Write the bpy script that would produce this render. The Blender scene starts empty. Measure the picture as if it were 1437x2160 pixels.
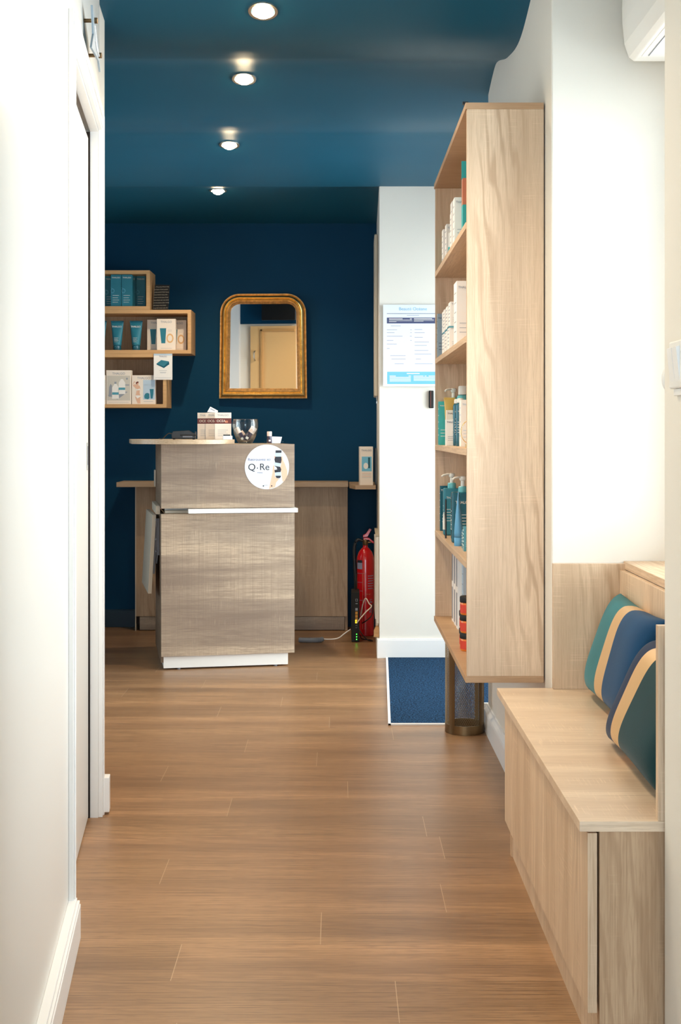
import bpy, bmesh, math, random
from mathutils import Vector, Matrix
random.seed(7)
sc = bpy.context.scene
C = bpy.data.collections.new('salon'); sc.collection.children.link(C)
PI = math.pi
# ------------------------------------------------------------------ camera, world, lights, exposure
F, PX, HY, CH = 2700.0, 714.0, 912.0, 1.14
cd = bpy.data.cameras.new('camera'); cam = bpy.data.objects.new('camera', cd); sc.collection.objects.link(cam)
cam.location = (0, 0, CH); cam.rotation_euler = (PI/2, 0, 0)
cd.sensor_fit = 'HORIZONTAL'; cd.sensor_width = 36; cd.lens = 36*F/1437
cd.shift_x = (718.5-PX)/1437; cd.shift_y = -(1080-HY)/1437
cd.clip_start = 0.02; cd.clip_end = 60
sc.camera = cam
sc.view_settings.view_transform = 'Standard'; sc.view_settings.look = 'None'
sc.view_settings.gamma = 1; sc.view_settings.use_curve_mapping = False
sc.view_settings.exposure = 0.5
w = bpy.data.worlds.new('sky'); sc.world = w; w.use_nodes = True
w.node_tree.nodes['Background'].inputs[0].default_value = (0.80, 0.90, 1.0, 1)
w.node_tree.nodes['Background'].inputs[1].default_value = 2.6
sc.cycles.max_bounces = 10; sc.cycles.diffuse_bounces = 6; sc.cycles.glossy_bounces = 5
sc.cycles.transparent_max_bounces = 16; sc.cycles.sample_clamp_indirect = 6
sc.cycles.use_denoising = True
def area(name, loc, rot, sx, sy, power, col, portal=False):
    l = bpy.data.lights.new(name, 'AREA'); l.shape = 'RECTANGLE'; l.size = sx; l.size_y = sy
    l.energy = power; l.color = col
    if portal: l.cycles.is_portal = True
    o = bpy.data.objects.new(name, l); sc.collection.objects.link(o); o.location = loc; o.rotation_euler = rot
    return o
DAY = (0.70, 0.85, 1.0); DAY2 = (0.86, 0.93, 1.0)
area('daylight_window', (1.12, 2.87, 1.45), (0, PI/2, 0), 1.25, 1.05, 40, DAY2)       # outside the niche window
area('daylight_entrance', (1.36, 5.70, 1.15), (0, PI/2, 0), 2.1, 1.4, 74, DAY2)       # outside the glass entrance door
area('daylight_shopfront', (-.2, -3.25, 1.0), (PI/2, 0, 0), 2.8, 1.8, 105, DAY)       # outside the shop window behind the camera
area('daylight_side', (-2.75, 5.4, 1.4), (0, -PI/2, 0), 1.8, 1.6, 9, DAY)             # added fill light for the unseen side room on the left
SPOT_W, SPOT_COL = 31, (1.0, 0.80, 0.56)

# ------------------------------------------------------------------ materials
def lin(c):
    return tuple((x/12.92 if x <= .04045 else ((x+.055)/1.055)**2.4) for x in c)
def rgb(r, g, b): return lin((r/255, g/255, b/255)) + (1,)
def P(name, col, rough=.5, metal=0, spec=.5, emit=None, es=0, sheen=0, coat=0, alpha=None):
    m = bpy.data.materials.new(name); m.use_nodes = True
    b = m.node_tree.nodes['Principled BSDF']
    b.inputs['Base Color'].default_value = rgb(*col); b.inputs['Roughness'].default_value = rough
    b.inputs['Metallic'].default_value = metal; b.inputs['Specular IOR Level'].default_value = spec
    if emit: b.inputs['Emission Color'].default_value = rgb(*emit); b.inputs['Emission Strength'].default_value = es
    if sheen: b.inputs['Sheen Weight'].default_value = sheen
    if coat: b.inputs['Coat Weight'].default_value = coat
    return m
def N(nt, t, **kw):
    n = nt.nodes.new(t)
    for k, v in kw.items(): setattr(n, k, v)
    return n
def speckle(m, scale, amt, bump=0, bscale=None):
    """soft procedural mottling of a plain material"""
    nt = m.node_tree; b = nt.nodes['Principled BSDF']; L = nt.links.new
    tc = N(nt, 'ShaderNodeTexCoord'); no = N(nt, 'ShaderNodeTexNoise'); no.inputs['Scale'].default_value = scale; no.inputs['Detail'].default_value = 3
    L(tc.outputs['Object'], no.inputs['Vector'])
    c = b.inputs['Base Color'].default_value
    r = N(nt, 'ShaderNodeValToRGB')
    r.color_ramp.elements[0].position = .3; r.color_ramp.elements[1].position = .7
    r.color_ramp.elements[0].color = (c[0]*(1-amt), c[1]*(1-amt), c[2]*(1-amt), 1)
    r.color_ramp.elements[1].color = (min(1, c[0]*(1+amt)), min(1, c[1]*(1+amt)), min(1, c[2]*(1+amt)), 1)
    L(no.outputs['Fac'], r.inputs[0]); L(r.outputs[0], b.inputs['Base Color'])
    if bump:
        n2 = N(nt, 'ShaderNodeTexNoise'); n2.inputs['Scale'].default_value = bscale or scale
        L(tc.outputs['Object'], n2.inputs['Vector'])
        bp = N(nt, 'ShaderNodeBump'); bp.inputs['Strength'].default_value = bump; bp.inputs['Distance'].default_value = .002
        L(n2.outputs['Fac'], bp.inputs['Height']); L(bp.outputs[0], b.inputs['Normal'])
    return m
def wood(name, light, dark, grain, face, rough=.5, hatch=.25, cath=.5, gs=1.0, offs=(0, 0, 0), streak=1.0, spec=.4, tint=False, bl=.35, bands=0):
    """grain: axis the grain runs along; face: axis across the board"""
    m = bpy.data.materials.new(name); m.use_nodes = True
    nt = m.node_tree; b = nt.nodes['Principled BSDF']; L = nt.links.new
    b.inputs['Roughness'].default_value = rough; b.inputs['Specular IOR Level'].default_value = spec
    tc = N(nt, 'ShaderNodeTexCoord')
    def mp(sg, sf, sr):
        k = N(nt, 'ShaderNodeMapping'); s = {}
        for ax in 'xyz': s[ax] = sr
        s[grain] = sg; s[face] = sf
        k.inputs['Scale'].default_value = (s['x'], s['y'], s['z']); k.inputs['Location'].default_value = offs
        L(tc.outputs['Object'], k.inputs['Vector']); return k
    def noise(mapn, scale, det=4, dist=0):
        n = N(nt, 'ShaderNodeTexNoise'); n.inputs['Scale'].default_value = scale; n.inputs['Detail'].default_value = det
        n.inputs['Distortion'].default_value = dist
        L(mapn.outputs[0], n.inputs['Vector']); return n
    def mix(a, bb, fac, mode='MIX'):
        x = N(nt, 'ShaderNodeMix', data_type='RGBA', blend_type=mode)
        if isinstance(fac, float): x.inputs[0].default_value = fac
        else: L(fac, x.inputs[0])
        for s, v in ((6, a), (7, bb)):
            if isinstance(v, tuple): x.inputs[s].default_value = v
            else: L(v, x.inputs[s])
        return x.outputs[2]
    def ramp(src, p0, p1, v0=0., v1=1.):
        r = N(nt, 'ShaderNodeMapRange'); r.inputs[1].default_value = p0; r.inputs[2].default_value = p1
        r.inputs[3].default_value = v0; r.inputs[4].default_value = v1
        L(src, r.inputs[0]); return r.outputs[0]
    broad = noise(mp(.5*gs, 6*gs, 3*gs), 1.6, 3)
    fine = noise(mp(1.6*gs, 75*gs, 60*gs), 3.0, 6)
    vfine = noise(mp(8*gs, 190*gs, 150*gs), 3.0, 3)
    col = mix(rgb(*dark), rgb(*light), ramp(broad.outputs['Fac'], .32, .66, bl, 1.))
    mid = tuple((a*.45+c*.55) for a, c in zip(rgb(*dark), rgb(*light)))
    col = mix(col, rgb(*dark), ramp(fine.outputs['Fac'], .46, .68, 0., .6*streak))
    if cath > 0:   # cathedral figure: stretched, warped rings in patches
        mm = mp(.9*gs, 7*gs, 4*gs)
        wv = N(nt, 'ShaderNodeTexWave', wave_type='BANDS', bands_direction='DIAGONAL'); wv.inputs['Scale'].default_value = 2.6
        wv.inputs['Distortion'].default_value = 9; wv.inputs['Detail'].default_value = 2.5; wv.inputs['Detail Scale'].default_value = 1.1
        L(mm.outputs[0], wv.inputs['Vector'])
        msk = noise(mp(.6*gs, 5*gs, 3*gs), 1.3, 1)
        mu = N(nt, 'ShaderNodeMath', operation='MULTIPLY')
        L(ramp(wv.outputs['Fac'], .55, .95, 0., cath), mu.inputs[0]); L(ramp(msk.outputs['Fac'], .48, .6), mu.inputs[1])
        col = mix(col, rgb(*dark), mu.outputs[0])
    col = mix(col, rgb(*dark), ramp(vfine.outputs['Fac'], .50, .70, 0., .55*streak))
    if hatch > 0:  # saw marks across the grain, in patches
        hs = noise(mp(260*gs, 9*gs, 9*gs), 1.0, 2)
        hm = noise(mp(3.5*gs, 9*gs, 9*gs), 1.5, 2)
        mu = N(nt, 'ShaderNodeMath', operation='MULTIPLY')
        L(ramp(hs.outputs['Fac'], .55, .68, 0., hatch), mu.inputs[0]); L(ramp(hm.outputs['Fac'], .5, .64), mu.inputs[1])
        lt = tuple(min(1, x*1.25) for x in rgb(*light)[:3]) + (1,)
        col = mix(col, lt, mu.outputs[0])
    if bands:
        bn = noise(mp(.35, 9, .0), 1.0, 0)
        col = mix(col, rgb(*dark), ramp(bn.outputs['Fac'], .46, .50, 0., bands))
        bw = noise(mp(0.9, 300, 90), 1.0, 1); sw = noise(mp(330, 1.5, 1.5), 1.0, 1)
        col = mix(col, rgb(*dark), ramp(sw.outputs['Fac'], .5, .62, 0., .30))
    if tint:
        at = N(nt, 'ShaderNodeAttribute', attribute_name='tint')
        col = mix(col, at.outputs['Color'], 1.0, 'MULTIPLY')
    L(col, b.inputs['Base Color'])
    bp = N(nt, 'ShaderNodeBump'); bp.inputs['Strength'].default_value = .12; bp.inputs['Distance'].default_value = .001
    L(fine.outputs['Fac'], bp.inputs['Height']); L(bp.outputs[0], b.inputs['Normal'])
    return m
def thin_glass(name, tint=(1, 1, 1), refl=.5):
    m = bpy.data.materials.new(name); m.use_nodes = True; nt = m.node_tree; nt.nodes.clear(); L = nt.links.new
    o = N(nt, 'ShaderNodeOutputMaterial'); t = N(nt, 'ShaderNodeBsdfTransparent'); g = N(nt, 'ShaderNodeBsdfGlossy'); g.inputs['Roughness'].default_value = .02
    t.inputs[0].default_value = tuple(tint)+(1,); fr = N(nt, 'ShaderNodeFresnel'); fr.inputs[0].default_value = 1.45
    mu = N(nt, 'ShaderNodeMath', operation='MULTIPLY'); mu.inputs[1].default_value = refl*2; mu.use_clamp = True
    mx = N(nt, 'ShaderNodeMixShader'); L(fr.outputs[0], mu.inputs[0]); L(mu.outputs[0], mx.inputs[0])
    L(t.outputs[0], mx.inputs[1]); L(g.outputs[0], mx.inputs[2]); L(mx.outputs[0], o.inputs[0]); return m
M = {}
M['white_wall'] = speckle(P('white_wall', (228, 223, 213), .6, spec=.3), 2.2, .012, .05, 140)
M['white_gloss'] = P('white_satin_paint', (224, 221, 214), .35)
M['white_trim'] = P('white_trim', (240, 239, 237), .35)
M['blue_wall'] = speckle(P('deep_blue_wall', (0, 58, 88), .6, spec=.15), 1.6, .06, .06, 160)
M['blue_ceiling'] = speckle(P('petrol_blue_ceiling', (8, 80, 104), .5, spec=.4), 1.2, .05, .05, 120)
M['blue_base'] = P('blue_baseboard', (0, 42, 62), .45)
OAKL, OAKD = (224, 197, 167), (178, 146, 114)
M['oak_z'] = wood('sonoma_oak_upright', OAKL, OAKD, 'z', 'x', .36, cath=.75, spec=.6, streak=.7)
M['oak_zy'] = wood('sonoma_oak_upright_side', OAKL, OAKD, 'z', 'y', .45, cath=.35)
M['oak_bench'] = wood('sonoma_oak_bench_end', (200, 168, 134), (160, 126, 93), 'z', 'x', .5, cath=.5, offs=(.3, 0, 1.7))  # darker copy of the oak, with the shade on the bench ends in its colour
M['oak_x'] = wood('sonoma_oak_crosswise', (232, 208, 180), (188, 158, 128), 'x', 'y', .32, cath=.2, hatch=.4, spec=.6, streak=.8, offs=(1.3, .4, 0))
M['oak_y'] = wood('sonoma_oak_lengthwise', OAKL, OAKD, 'y', 'x', .45, cath=.3)
M['oak_edge'] = wood('sonoma_oak_edge_band', (196, 160, 124), (160, 124, 90), 'x', 'z', .5, cath=0, hatch=0)
M['oak_honey'] = wood('honey_oak_edge', (215, 172, 122), (190, 146, 98), 'x', 'z', .5, cath=0, hatch=0)
M['oak_cab'] = wood('sonoma_oak_cabinet', (190, 162, 132), (150, 121, 93), 'z', 'x', .5, cath=.4, offs=(.7, 0, .2))
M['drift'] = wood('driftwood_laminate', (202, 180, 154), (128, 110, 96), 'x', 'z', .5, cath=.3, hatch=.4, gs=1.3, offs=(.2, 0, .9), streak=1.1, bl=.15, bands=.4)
M['drift_side'] = wood('driftwood_laminate_side', (150, 128, 106), (104, 86, 70), 'y', 'z', .55, cath=.2, hatch=.2, gs=1.5)  # same driftwood, the shade on the counter sides put into a darker colour
M['oak_top'] = wood('counter_top_laminate', (204, 180, 150), (172, 145, 116), 'x', 'y', .35, cath=.1)
M['oak_top_edge'] = wood('counter_top_edge', (186, 158, 128), (158, 130, 102), 'x', 'z', .45, cath=0, hatch=0)
M['floor'] = wood('laminate_floor', (180, 139, 100), (120, 89, 63), 'x', 'y', .36, cath=.3, hatch=0, gs=.9, spec=.5, tint=True, streak=1.35, bl=.3)
M['joint'] = P('floor_joint', (190, 160, 128), .5)
M['white_lam'] = P('white_laminate', (236, 234, 229), .35)
M['beige_lam'] = P('beige_laminate', (196, 184, 164), .45)
M['cream'] = P('cream_paint', (232, 190, 132), .45)
M['cream_dk'] = P('cream_moulding', (205, 158, 100), .45)
M['gap'] = P('dark_recess', (40, 28, 22), .8)  # brown-black painted in for the shade inside gaps and recesses
M['black'] = P('black_plastic', (18, 18, 20), .35)
M['black_matt'] = P('black_matt', (14, 14, 15), .7)
M['charcoal'] = P('charcoal_print', (38, 40, 50), .5)
M['grey'] = P('grey_plastic', (120, 124, 132), .5)
M['steel'] = P('brushed_steel', (190, 188, 182), .3, 1)
M['bronze'] = P('bronze_metal', (128, 104, 74), .38, 1)
M['bronze_mesh'] = P('bronze_mesh', (150, 128, 98), .45, .85)
M['gold'] = speckle(P('gilded_wood', (246, 202, 130), .26, .95), 30, .18, .15, 220)
M['gold_dk'] = speckle(P('old_gilding', (220, 170, 108), .4, .8), 60, .25, .4, 300)
M['mirror'] = P('mirror_silvering', (238, 238, 236), .01, 1)
M['red'] = P('extinguisher_red', (196, 10, 20), .22, coat=.6)
M['paper'] = P('white_card', (240, 237, 232), .6)
M['paper_warm'] = P('cream_card', (238, 226, 212), .55)
M['paper_cool'] = P('cool_white_print', (222, 228, 236), .4)
M['teal'] = P('teal_card', (38, 120, 140), .4)
M['teal_lt'] = P('light_teal_plastic', (84, 160, 178), .25, coat=.3)
M['teal_dk'] = P('dark_teal_plastic', (20, 92, 112), .22, coat=.4)
M['turq'] = P('turquoise_card', (40, 170, 172), .4)
M['aqua'] = P('aqua_plastic', (96, 178, 186), .3)
M['blue_lt'] = P('sky_blue_plastic', (92, 158, 200), .3)
M['greyblue'] = P('grey_blue_card', (140, 158, 172), .5)
M['pale_blue'] = P('pale_blue_print', (186, 206, 222), .5)
M['pump'] = P('frosted_white_plastic', (226, 226, 220), .3)
M['navy_print'] = P('navy_print', (66, 74, 110), .5)
M['sky_print'] = P('light_blue_print', (112, 188, 218), .5)
M['grey_print'] = P('grey_print', (150, 156, 166), .6)
M['lilac_print'] = P('lilac_grey_print', (140, 142, 168), .6)
M['brown_print'] = P('brown_print', (104, 40, 30), .4)
M['amber_print'] = P('amber_print', (196, 120, 90), .4)
M['skin_print'] = P('skin_print', (224, 180, 152), .5)
M['sand_print'] = P('sand_print', (222, 178, 124), .5)
M['stone_print'] = P('stone_print', (206, 200, 188), .5)
M['chalk'] = P('chalk', (235, 225, 205), .8)
M['orange'] = P('orange_jar', (226, 120, 40), .3)
M['red_label'] = P('red_label', (206, 62, 40), .5)
M['yellow'] = P('straw_yellow', (214, 182, 100), .4)
M['gold_leaf'] = P('gold_fabric', (204, 166, 118), .42, .2)
M['pinkcap'] = P('pale_pink_cap', (240, 214, 200), .3)
M['dkbottle'] = P('dark_violet_glass', (58, 52, 74), .15, coat=.5)
M['led_green'] = P('green_led', (60, 255, 60), .4, emit=(60, 255, 60), es=4)
M['led_yellow'] = P('yellow_led', (255, 200, 20), .4, emit=(255, 200, 20), es=3)
M['port_yellow'] = P('yellow_port', (200, 140, 40), .5)
M['lamp_glow'] = P('lamp_glow', (255, 236, 200), .5, emit=(255, 226, 180), es=40)
M['glass'] = thin_glass('window_glass', (.97, .99, .98))
M['bowl'] = thin_glass('bowl_glass', (.95, .97, .97), .28)
M['acrylic'] = thin_glass('grey_acrylic', (.42, .50, .56), .7)
def velvet(name, col):
    m = P(name, col, .8, sheen=.12, spec=.15); m.node_tree.nodes['Principled BSDF'].inputs['Sheen Roughness'].default_value = .4
    return speckle(m, 9, .12, .25, 500)
M['v_teal'] = velvet('teal_velvet', (44, 108, 114)); M['v_blue'] = velvet('blue_velvet', (20, 64, 100))
M['v_navy'] = velvet('navy_velvet', (4, 32, 64)); M['v_green'] = velvet('dark_green_velvet', (0, 50, 56))
def carpet():
    m = bpy.data.materials.new('blue_entrance_carpet'); m.use_nodes = True; nt = m.node_tree; b = nt.nodes['Principled BSDF']; L = nt.links.new
    b.inputs['Roughness'].default_value = .95; b.inputs['Specular IOR Level'].default_value = .1
    tc = N(nt, 'ShaderNodeTexCoord'); no = N(nt, 'ShaderNodeTexNoise'); no.inputs['Scale'].default_value = 150; no.inputs['Detail'].default_value = 3
    L(tc.outputs['Object'], no.inputs['Vector']); r = N(nt, 'ShaderNodeValToRGB'); e = r.color_ramp.elements
    e[0].position = .38; e[0].color = rgb(4, 20, 40); e[1].position = .62; e[1].color = rgb(36, 76, 112)
    L(no.outputs['Fac'], r.inputs[0]); L(r.outputs[0], b.inputs['Base Color'])
    bp = N(nt, 'ShaderNodeBump'); bp.inputs['Strength'].default_value = .8; bp.inputs['Distance'].default_value = .004
    L(no.outputs['Fac'], bp.inputs['Height']); L(bp.outputs[0], b.inputs['Normal']); return m
M['carpet'] = carpet()

# ------------------------------------------------------------------ helpers
def box(bm, x0, x1, y0, y1, z0, z1, mi=0):
    v = [bm.verts.new(p) for p in ((x0, y0, z0), (x1, y0, z0), (x1, y1, z0), (x0, y1, z0), (x0, y0, z1), (x1, y0, z1), (x1, y1, z1), (x0, y1, z1))]
    fs = []
    for f in ((0, 3, 2, 1), (4, 5, 6, 7), (0, 1, 5, 4), (1, 2, 6, 5), (2, 3, 7, 6), (3, 0, 4, 7)):
        fc = bm.faces.new([v[i] for i in f]); fc.material_index = mi; fs.append(fc)
    return v, fs
def prism(bm, pts, axis, a0, a1, mi=0):
    """extrude a closed 2d outline along an axis; pts are the two other coordinates in xyz order"""
    def mk(p, a):
        return {'x': (a, p[0], p[1]), 'y': (p[0], a, p[1]), 'z': (p[0], p[1], a)}[axis]
    A = [bm.verts.new(mk(p, a0)) for p in pts]; B = [bm.verts.new(mk(p, a1)) for p in pts]
    n = len(pts); bm.faces.new(A).material_index = mi; bm.faces.new(B[::-1]).material_index = mi
    for i in range(n):
        bm.faces.new((A[i], B[i], B[(i+1) % n], A[(i+1) % n])).material_index = mi
def lathe(bm, prof, n=32, cx=0, cy=0, cz=0, sx=1, sy=1, mi=0, cap=True):
    rings = []
    for r, z in prof:
        rings.append([bm.verts.new((cx+sx*r*math.cos(2*PI*i/n), cy+sy*r*math.sin(2*PI*i/n), cz+z)) for i in range(n)])
    for a, b in zip(rings, rings[1:]):
        for i in range(n): bm.faces.new((a[i], a[(i+1) % n], b[(i+1) % n], b[i])).material_index = mi
    if cap:
        bm.faces.new(rings[0][::-1]).material_index = mi; bm.faces.new(rings[-1]).material_index = mi
def tube(bm, pts, r, n=10, mi=0):
    pts = [Vector(p) for p in pts]; rings = []
    for i, p in enumerate(pts):
        t = (pts[min(i+1, len(pts)-1)]-pts[max(i-1, 0)]).normalized()
        up = Vector((0, 0, 1)) if abs(t.z) < .9 else Vector((1, 0, 0))
        a = t.cross(up).normalized(); b = t.cross(a)
        rings.append([bm.verts.new(p+r*(math.cos(2*PI*k/n)*a+math.sin(2*PI*k/n)*b)) for k in range(n)])
    for a, b in zip(rings, rings[1:]):
        for k in range(n): bm.faces.new((a[k], a[(k+1) % n], b[(k+1) % n], b[k])).material_index = mi
    bm.faces.new(rings[0][::-1]).material_index = mi; bm.faces.new(rings[-1]).material_index = mi
def spline(pts, k=8):
    P_ = [Vector(p) for p in pts]; P_ = [P_[0]]+P_+[P_[-1]]; out = []
    for i in range(1, len(P_)-2):
        for j in range(k):
            t = j/k; a, b, c, d = P_[i-1:i+3]
            out.append(.5*((2*b)+(c-a)*t+(2*a-5*b+4*c-d)*t*t+(3*b-a-3*c+d)*t**3))
    out.append(P_[-2]); return out
def mesh(name, bm, mats, smooth=False, flip=True):
    if flip: bmesh.ops.recalc_face_normals(bm, faces=bm.faces)
    me = bpy.data.meshes.new(name); bm.to_mesh(me); bm.free()
    for m in (mats if isinstance(mats, (list, tuple)) else [mats]): me.materials.append(M[m] if isinstance(m, str) else m)
    if smooth:
        for p in me.polygons: p.use_smooth = True
    return me
def obj(name, bm, mats, parent=None, bevel=0, smooth=False, loc=(0, 0, 0), rot=(0, 0, 0), label=None, autos=False, flip=True):
    o = bpy.data.objects.new(name, mesh(name, bm, mats, smooth or autos, flip)); C.objects.link(o)
    o.location = loc; o.rotation_euler = rot
    if parent: o.parent = parent
    if bevel:
        b = o.modifiers.new('bevel', 'BEVEL'); b.width = bevel; b.segments = 2; b.limit_method = 'ANGLE'; b.angle_limit = .6
    if autos:
        o.modifiers.new('es', 'EDGE_SPLIT').split_angle = .7
    if label: o['label'] = label
    return o
def NB(): return bmesh.new()
def bx(name, dims, mat, parent=None, bevel=.0008, **kw):
    bm = NB(); box(bm, *dims); return obj(name, bm, mat, parent, bevel, **kw)
def tag(o, label, cat, group=None):
    o['label'] = label; o['category'] = cat
    if group: o['group'] = group
    return o
def thing(name, label, cat, loc=(0, 0, 0), rotz=0, group=None):
    o = bpy.data.objects.new(name, None); o.empty_display_size = .05; C.objects.link(o)
    o.location = loc; o.rotation_euler = (0, 0, rotz); return tag(o, label, cat, group)
def struct(name, bm, mats, **kw):
    o = obj(name, bm, mats, **kw); o['kind'] = 'structure'; return o
def dup(root, loc=None, rot=None, label=None):
    r = root.copy(); C.objects.link(r)
    if loc is not None: r.location = loc
    if rot is not None: r.rotation_euler = rot
    if label: r['label'] = label
    for ch in list(root.children):
        c = ch.copy(); C.objects.link(c); c.parent = r
        for g in list(ch.children):
            d = g.copy(); C.objects.link(d); d.parent = c
    return r
_tc = {}
def text(s, size, mat, parent, loc, rot=(PI/2, 0, 0), align='CENTER', name='lettering', ext=.0002, sx=1, offset=0):
    key = (s, size, mat, align, ext, sx, offset)
    if key not in _tc:
        cu = bpy.data.curves.new('t', 'FONT'); cu.body = s; cu.size = size; cu.align_x = align; cu.align_y = 'CENTER'; cu.extrude = ext; cu.offset = offset
        t = bpy.data.objects.new('t', cu); C.objects.link(t)
        me = bpy.data.meshes.new_from_object(t.evaluated_get(bpy.context.evaluated_depsgraph_get()))
        bpy.data.objects.remove(t); me.name = name
        me.materials.clear(); me.materials.append(M[mat])
        if sx != 1: me.transform(Matrix.Diagonal((sx, 1, 1, 1)))
        _tc[key] = me
    o = bpy.data.objects.new(name, _tc[key]); C.objects.link(o); o.location = loc; o.rotation_euler = rot; o.parent = parent
    return o
def flat(bm, pts, mi=0, y=0, th=.0004):
    """a printed shape lying on a front (-y) face: outline in x,z, a hair of ink thickness"""
    prism(bm, pts, 'y', y-th, y, mi)
def rect(x0, x1, z0, z1): return [(x0, z0), (x1, z0), (x1, z1), (x0, z1)]
def disc(cx, cz, rx, rz=None, n=28, a0=0, a1=2*PI):
    rz = rz or rx; full = abs(a1-a0-2*PI) < 1e-6
    return [(cx+rx*math.cos(a0+(a1-a0)*i/(n if full else n-1)), cz+rz*math.sin(a0+(a1-a0)*i/(n if full else n-1))) for i in range(n)]
def at(px, py, Y):
    s = F/Y; return ((px-PX)/s, Y, CH-(py-HY)/s)

# ------------------------------------------------------------------ setting
YB = 7.50           # back wall
XR = 0.576          # right wall
def ceil_h():
    K = [(-3.3, 2.42), (2.6, 2.42), (3.05, 2.39), (3.62, 2.475), (3.72, 2.465), (4.05, 2.387), (4.35, 2.415), (4.66, 2.485), (4.78, 2.472), (5.12, 2.39), (5.42, 2.418), (5.66, 2.468), (5.78, 2.455), (6.1, 2.405), (6.46, 2.383), (6.60, 2.405), (6.74, 2.405), (7.1, 2.38), (YB+.1, 2.36)]
    return K
def ceil_at(y):
    K = ceil_h()
    for (a, ha), (b, hb) in zip(K, K[1:]):
        if a <= y <= b:
            i = K.index((a, ha)); 
            m0 = (hb-K[max(i-1, 0)][1])/(b-K[max(i-1, 0)][0]) if i > 0 else 0
            j = min(i+2, len(K)-1); m1 = (K[j][1]-ha)/(K[j][0]-a)
            t = (y-a)/(b-a); L = b-a
            return (2*t**3-3*t**2+1)*ha+(t**3-2*t**2+t)*L*m0+(-2*t**3+3*t**2)*hb+(t**3-t**2)*L*m1
    return 2.42
bm = NB()
ys = [-3.3, 2.0]+[2.0+i*.03 for i in range(1, 187)]; ys = [y for y in ys if y <= YB+.1]
xs = [-2.7, -1.6, -.8, 0, .6, 1.45]
low = [[bm.verts.new((x, y, ceil_at(y))) for x in xs] for y in ys]; top = [[bm.verts.new((x, y, 2.72)) for x in xs] for y in (ys[0], ys[-1])]
for a, b in zip(low, low[1:]):
    for i in range(len(xs)-1): bm.faces.new((a[i], a[i+1], b[i+1], b[i])).smooth = True
for i in range(len(xs)-1):
    bm.faces.new((top[0][i], top[0][i+1], top[1][i+1], top[1][i]))
    bm.faces.new((low[0][i], low[0][i+1], top[0][i+1], top[0][i])); bm.faces.new((low[-1][i], low[-1][i+1], top[1][i+1], top[1][i]))
bm.faces.new([r[0] for r in low]+[top[1][0], top[0][0]]); bm.faces.new([r[-1] for r in low]+[top[1][-1], top[0][-1]])
struct('ceiling', bm, 'blue_ceiling')
# floor of individual planks (one mesh), rows 19 cm wide, short joints where they lie
JO = {0: .118, 1: -.349, 2: -.040, 3: .257, 4: -.452, 5: -1.0, 6: .25, 7: -.331, 8: .030, 9: -.581, 10: -.075, 11: -.335, 12: .205, 13: -.035, 14: -.487, 15: -.24, 16: .35, 17: -.61, 18: -.10, 19: -.87}
bm = NB(); cl = bm.loops.layers.float_color.new('tint')
for r in range(-31, 27):
    y0 = 2.47+.19*r; y1 = y0+.19; y0 = max(y0, -3.3); y1 = min(y1, YB+.08)
    if y1 <= y0: continue
    j = JO.get(r, random.uniform(-.9, .4)); cuts = sorted(j+1.285*k for k in range(-3, 4)); cuts = [-2.7]+[c for c in cuts if -2.69 < c < 1.44]+[1.45]
    for a, b in zip(cuts, cuts[1:]):
        t = random.uniform(.86, 1.06); g = random.uniform(-.02, .02)
        for (xa, xb, mi) in ((a+.0007, b-.0007, 0), (b-.0007, b+.0007, 1)):
            if mi and b > 1.44: continue
            f = bm.faces.new([bm.verts.new(p) for p in ((xa, y0, 0), (xb, y0, 0), (xb, y1, 0), (xa, y1, 0))]); f.material_index = mi
            for l in f.loops: l[cl] = (t, t*(1-abs(g)*.3), t*(1-g), 1)
struct('floor', bm, ['floor', 'joint'])
# back wall
bm = NB(); box(bm, -2.7, .40, YB, YB+.1, 0, 2.45); struct('wall_back', bm, 'blue_wall')
bm = NB(); box(bm, -2.7, -1.166, YB-.014, YB, 0, .098); box(bm, -2.7, -1.166, YB-.009, YB, .098, .104); struct('baseboard_back', bm, 'blue_base', bevel=.002)
# short side wall of the alcove (slightly skewed), white entrance wall
bm = NB()
v = [(.208, 6.47), (.40, 6.47), (.40, YB), (.224, YB)]; prism(bm, v, 'z', 0, 2.45); struct('wall_alcove', bm, 'white_wall')
bm = NB(); box(bm, .40, 1.45, 6.47, 6.57, 0, 2.45); struct('wall_entrance', bm, 'white_wall')
bm = NB(); box(bm, .196, 1.28, 6.454, 6.470, 0, .092); box(bm, .196, 1.28, 6.458, 6.470, .092, .099); struct('baseboard_entrance', bm, 'white_trim', bevel=.0015)
bm = NB(); v = [(.194, 6.47), (.208, 6.47), (.222, 7.2), (.208, 7.2)]; prism(bm, v, 'z', 0, .098); struct('baseboard_alcove', bm, 'white_trim')
# right wall: block with bookcase, sill niche, near block
bm = NB()
box(bm, XR, 1.20, 3.457, 4.92, 0, 2.60); struct('wall_right', bm, 'white_wall', bevel=.004)
bm = NB(); box(bm, XR, 1.20, 1.75, 2.262, 0, 2.60); struct('wall_right_near', bm, 'white_wall', bevel=.004)
bm = NB()
box(bm, 1.0, 1.08, 2.262, 3.457, 0, .79); box(bm, 1.0, 1.08, 2.262, 3.457, 2.09, 2.60); box(bm, 1.0, 1.08, 2.262, 2.33, .79, 2.09); box(bm, 1.0, 1.08, 3.40, 3.457, .79, 2.09)
struct('wall_niche', bm, 'white_wall')
bm = NB(); PR = [(.558, 0), (XR, 0), (XR, .098), (.572, .098), (.570, .090), (.560, .080), (.558, .072)]
A = [bm.verts.new((x, 3.457, z)) for x, z in PR]; B = [bm.verts.new((x, 4.92, z)) for x, z in PR]
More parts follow.
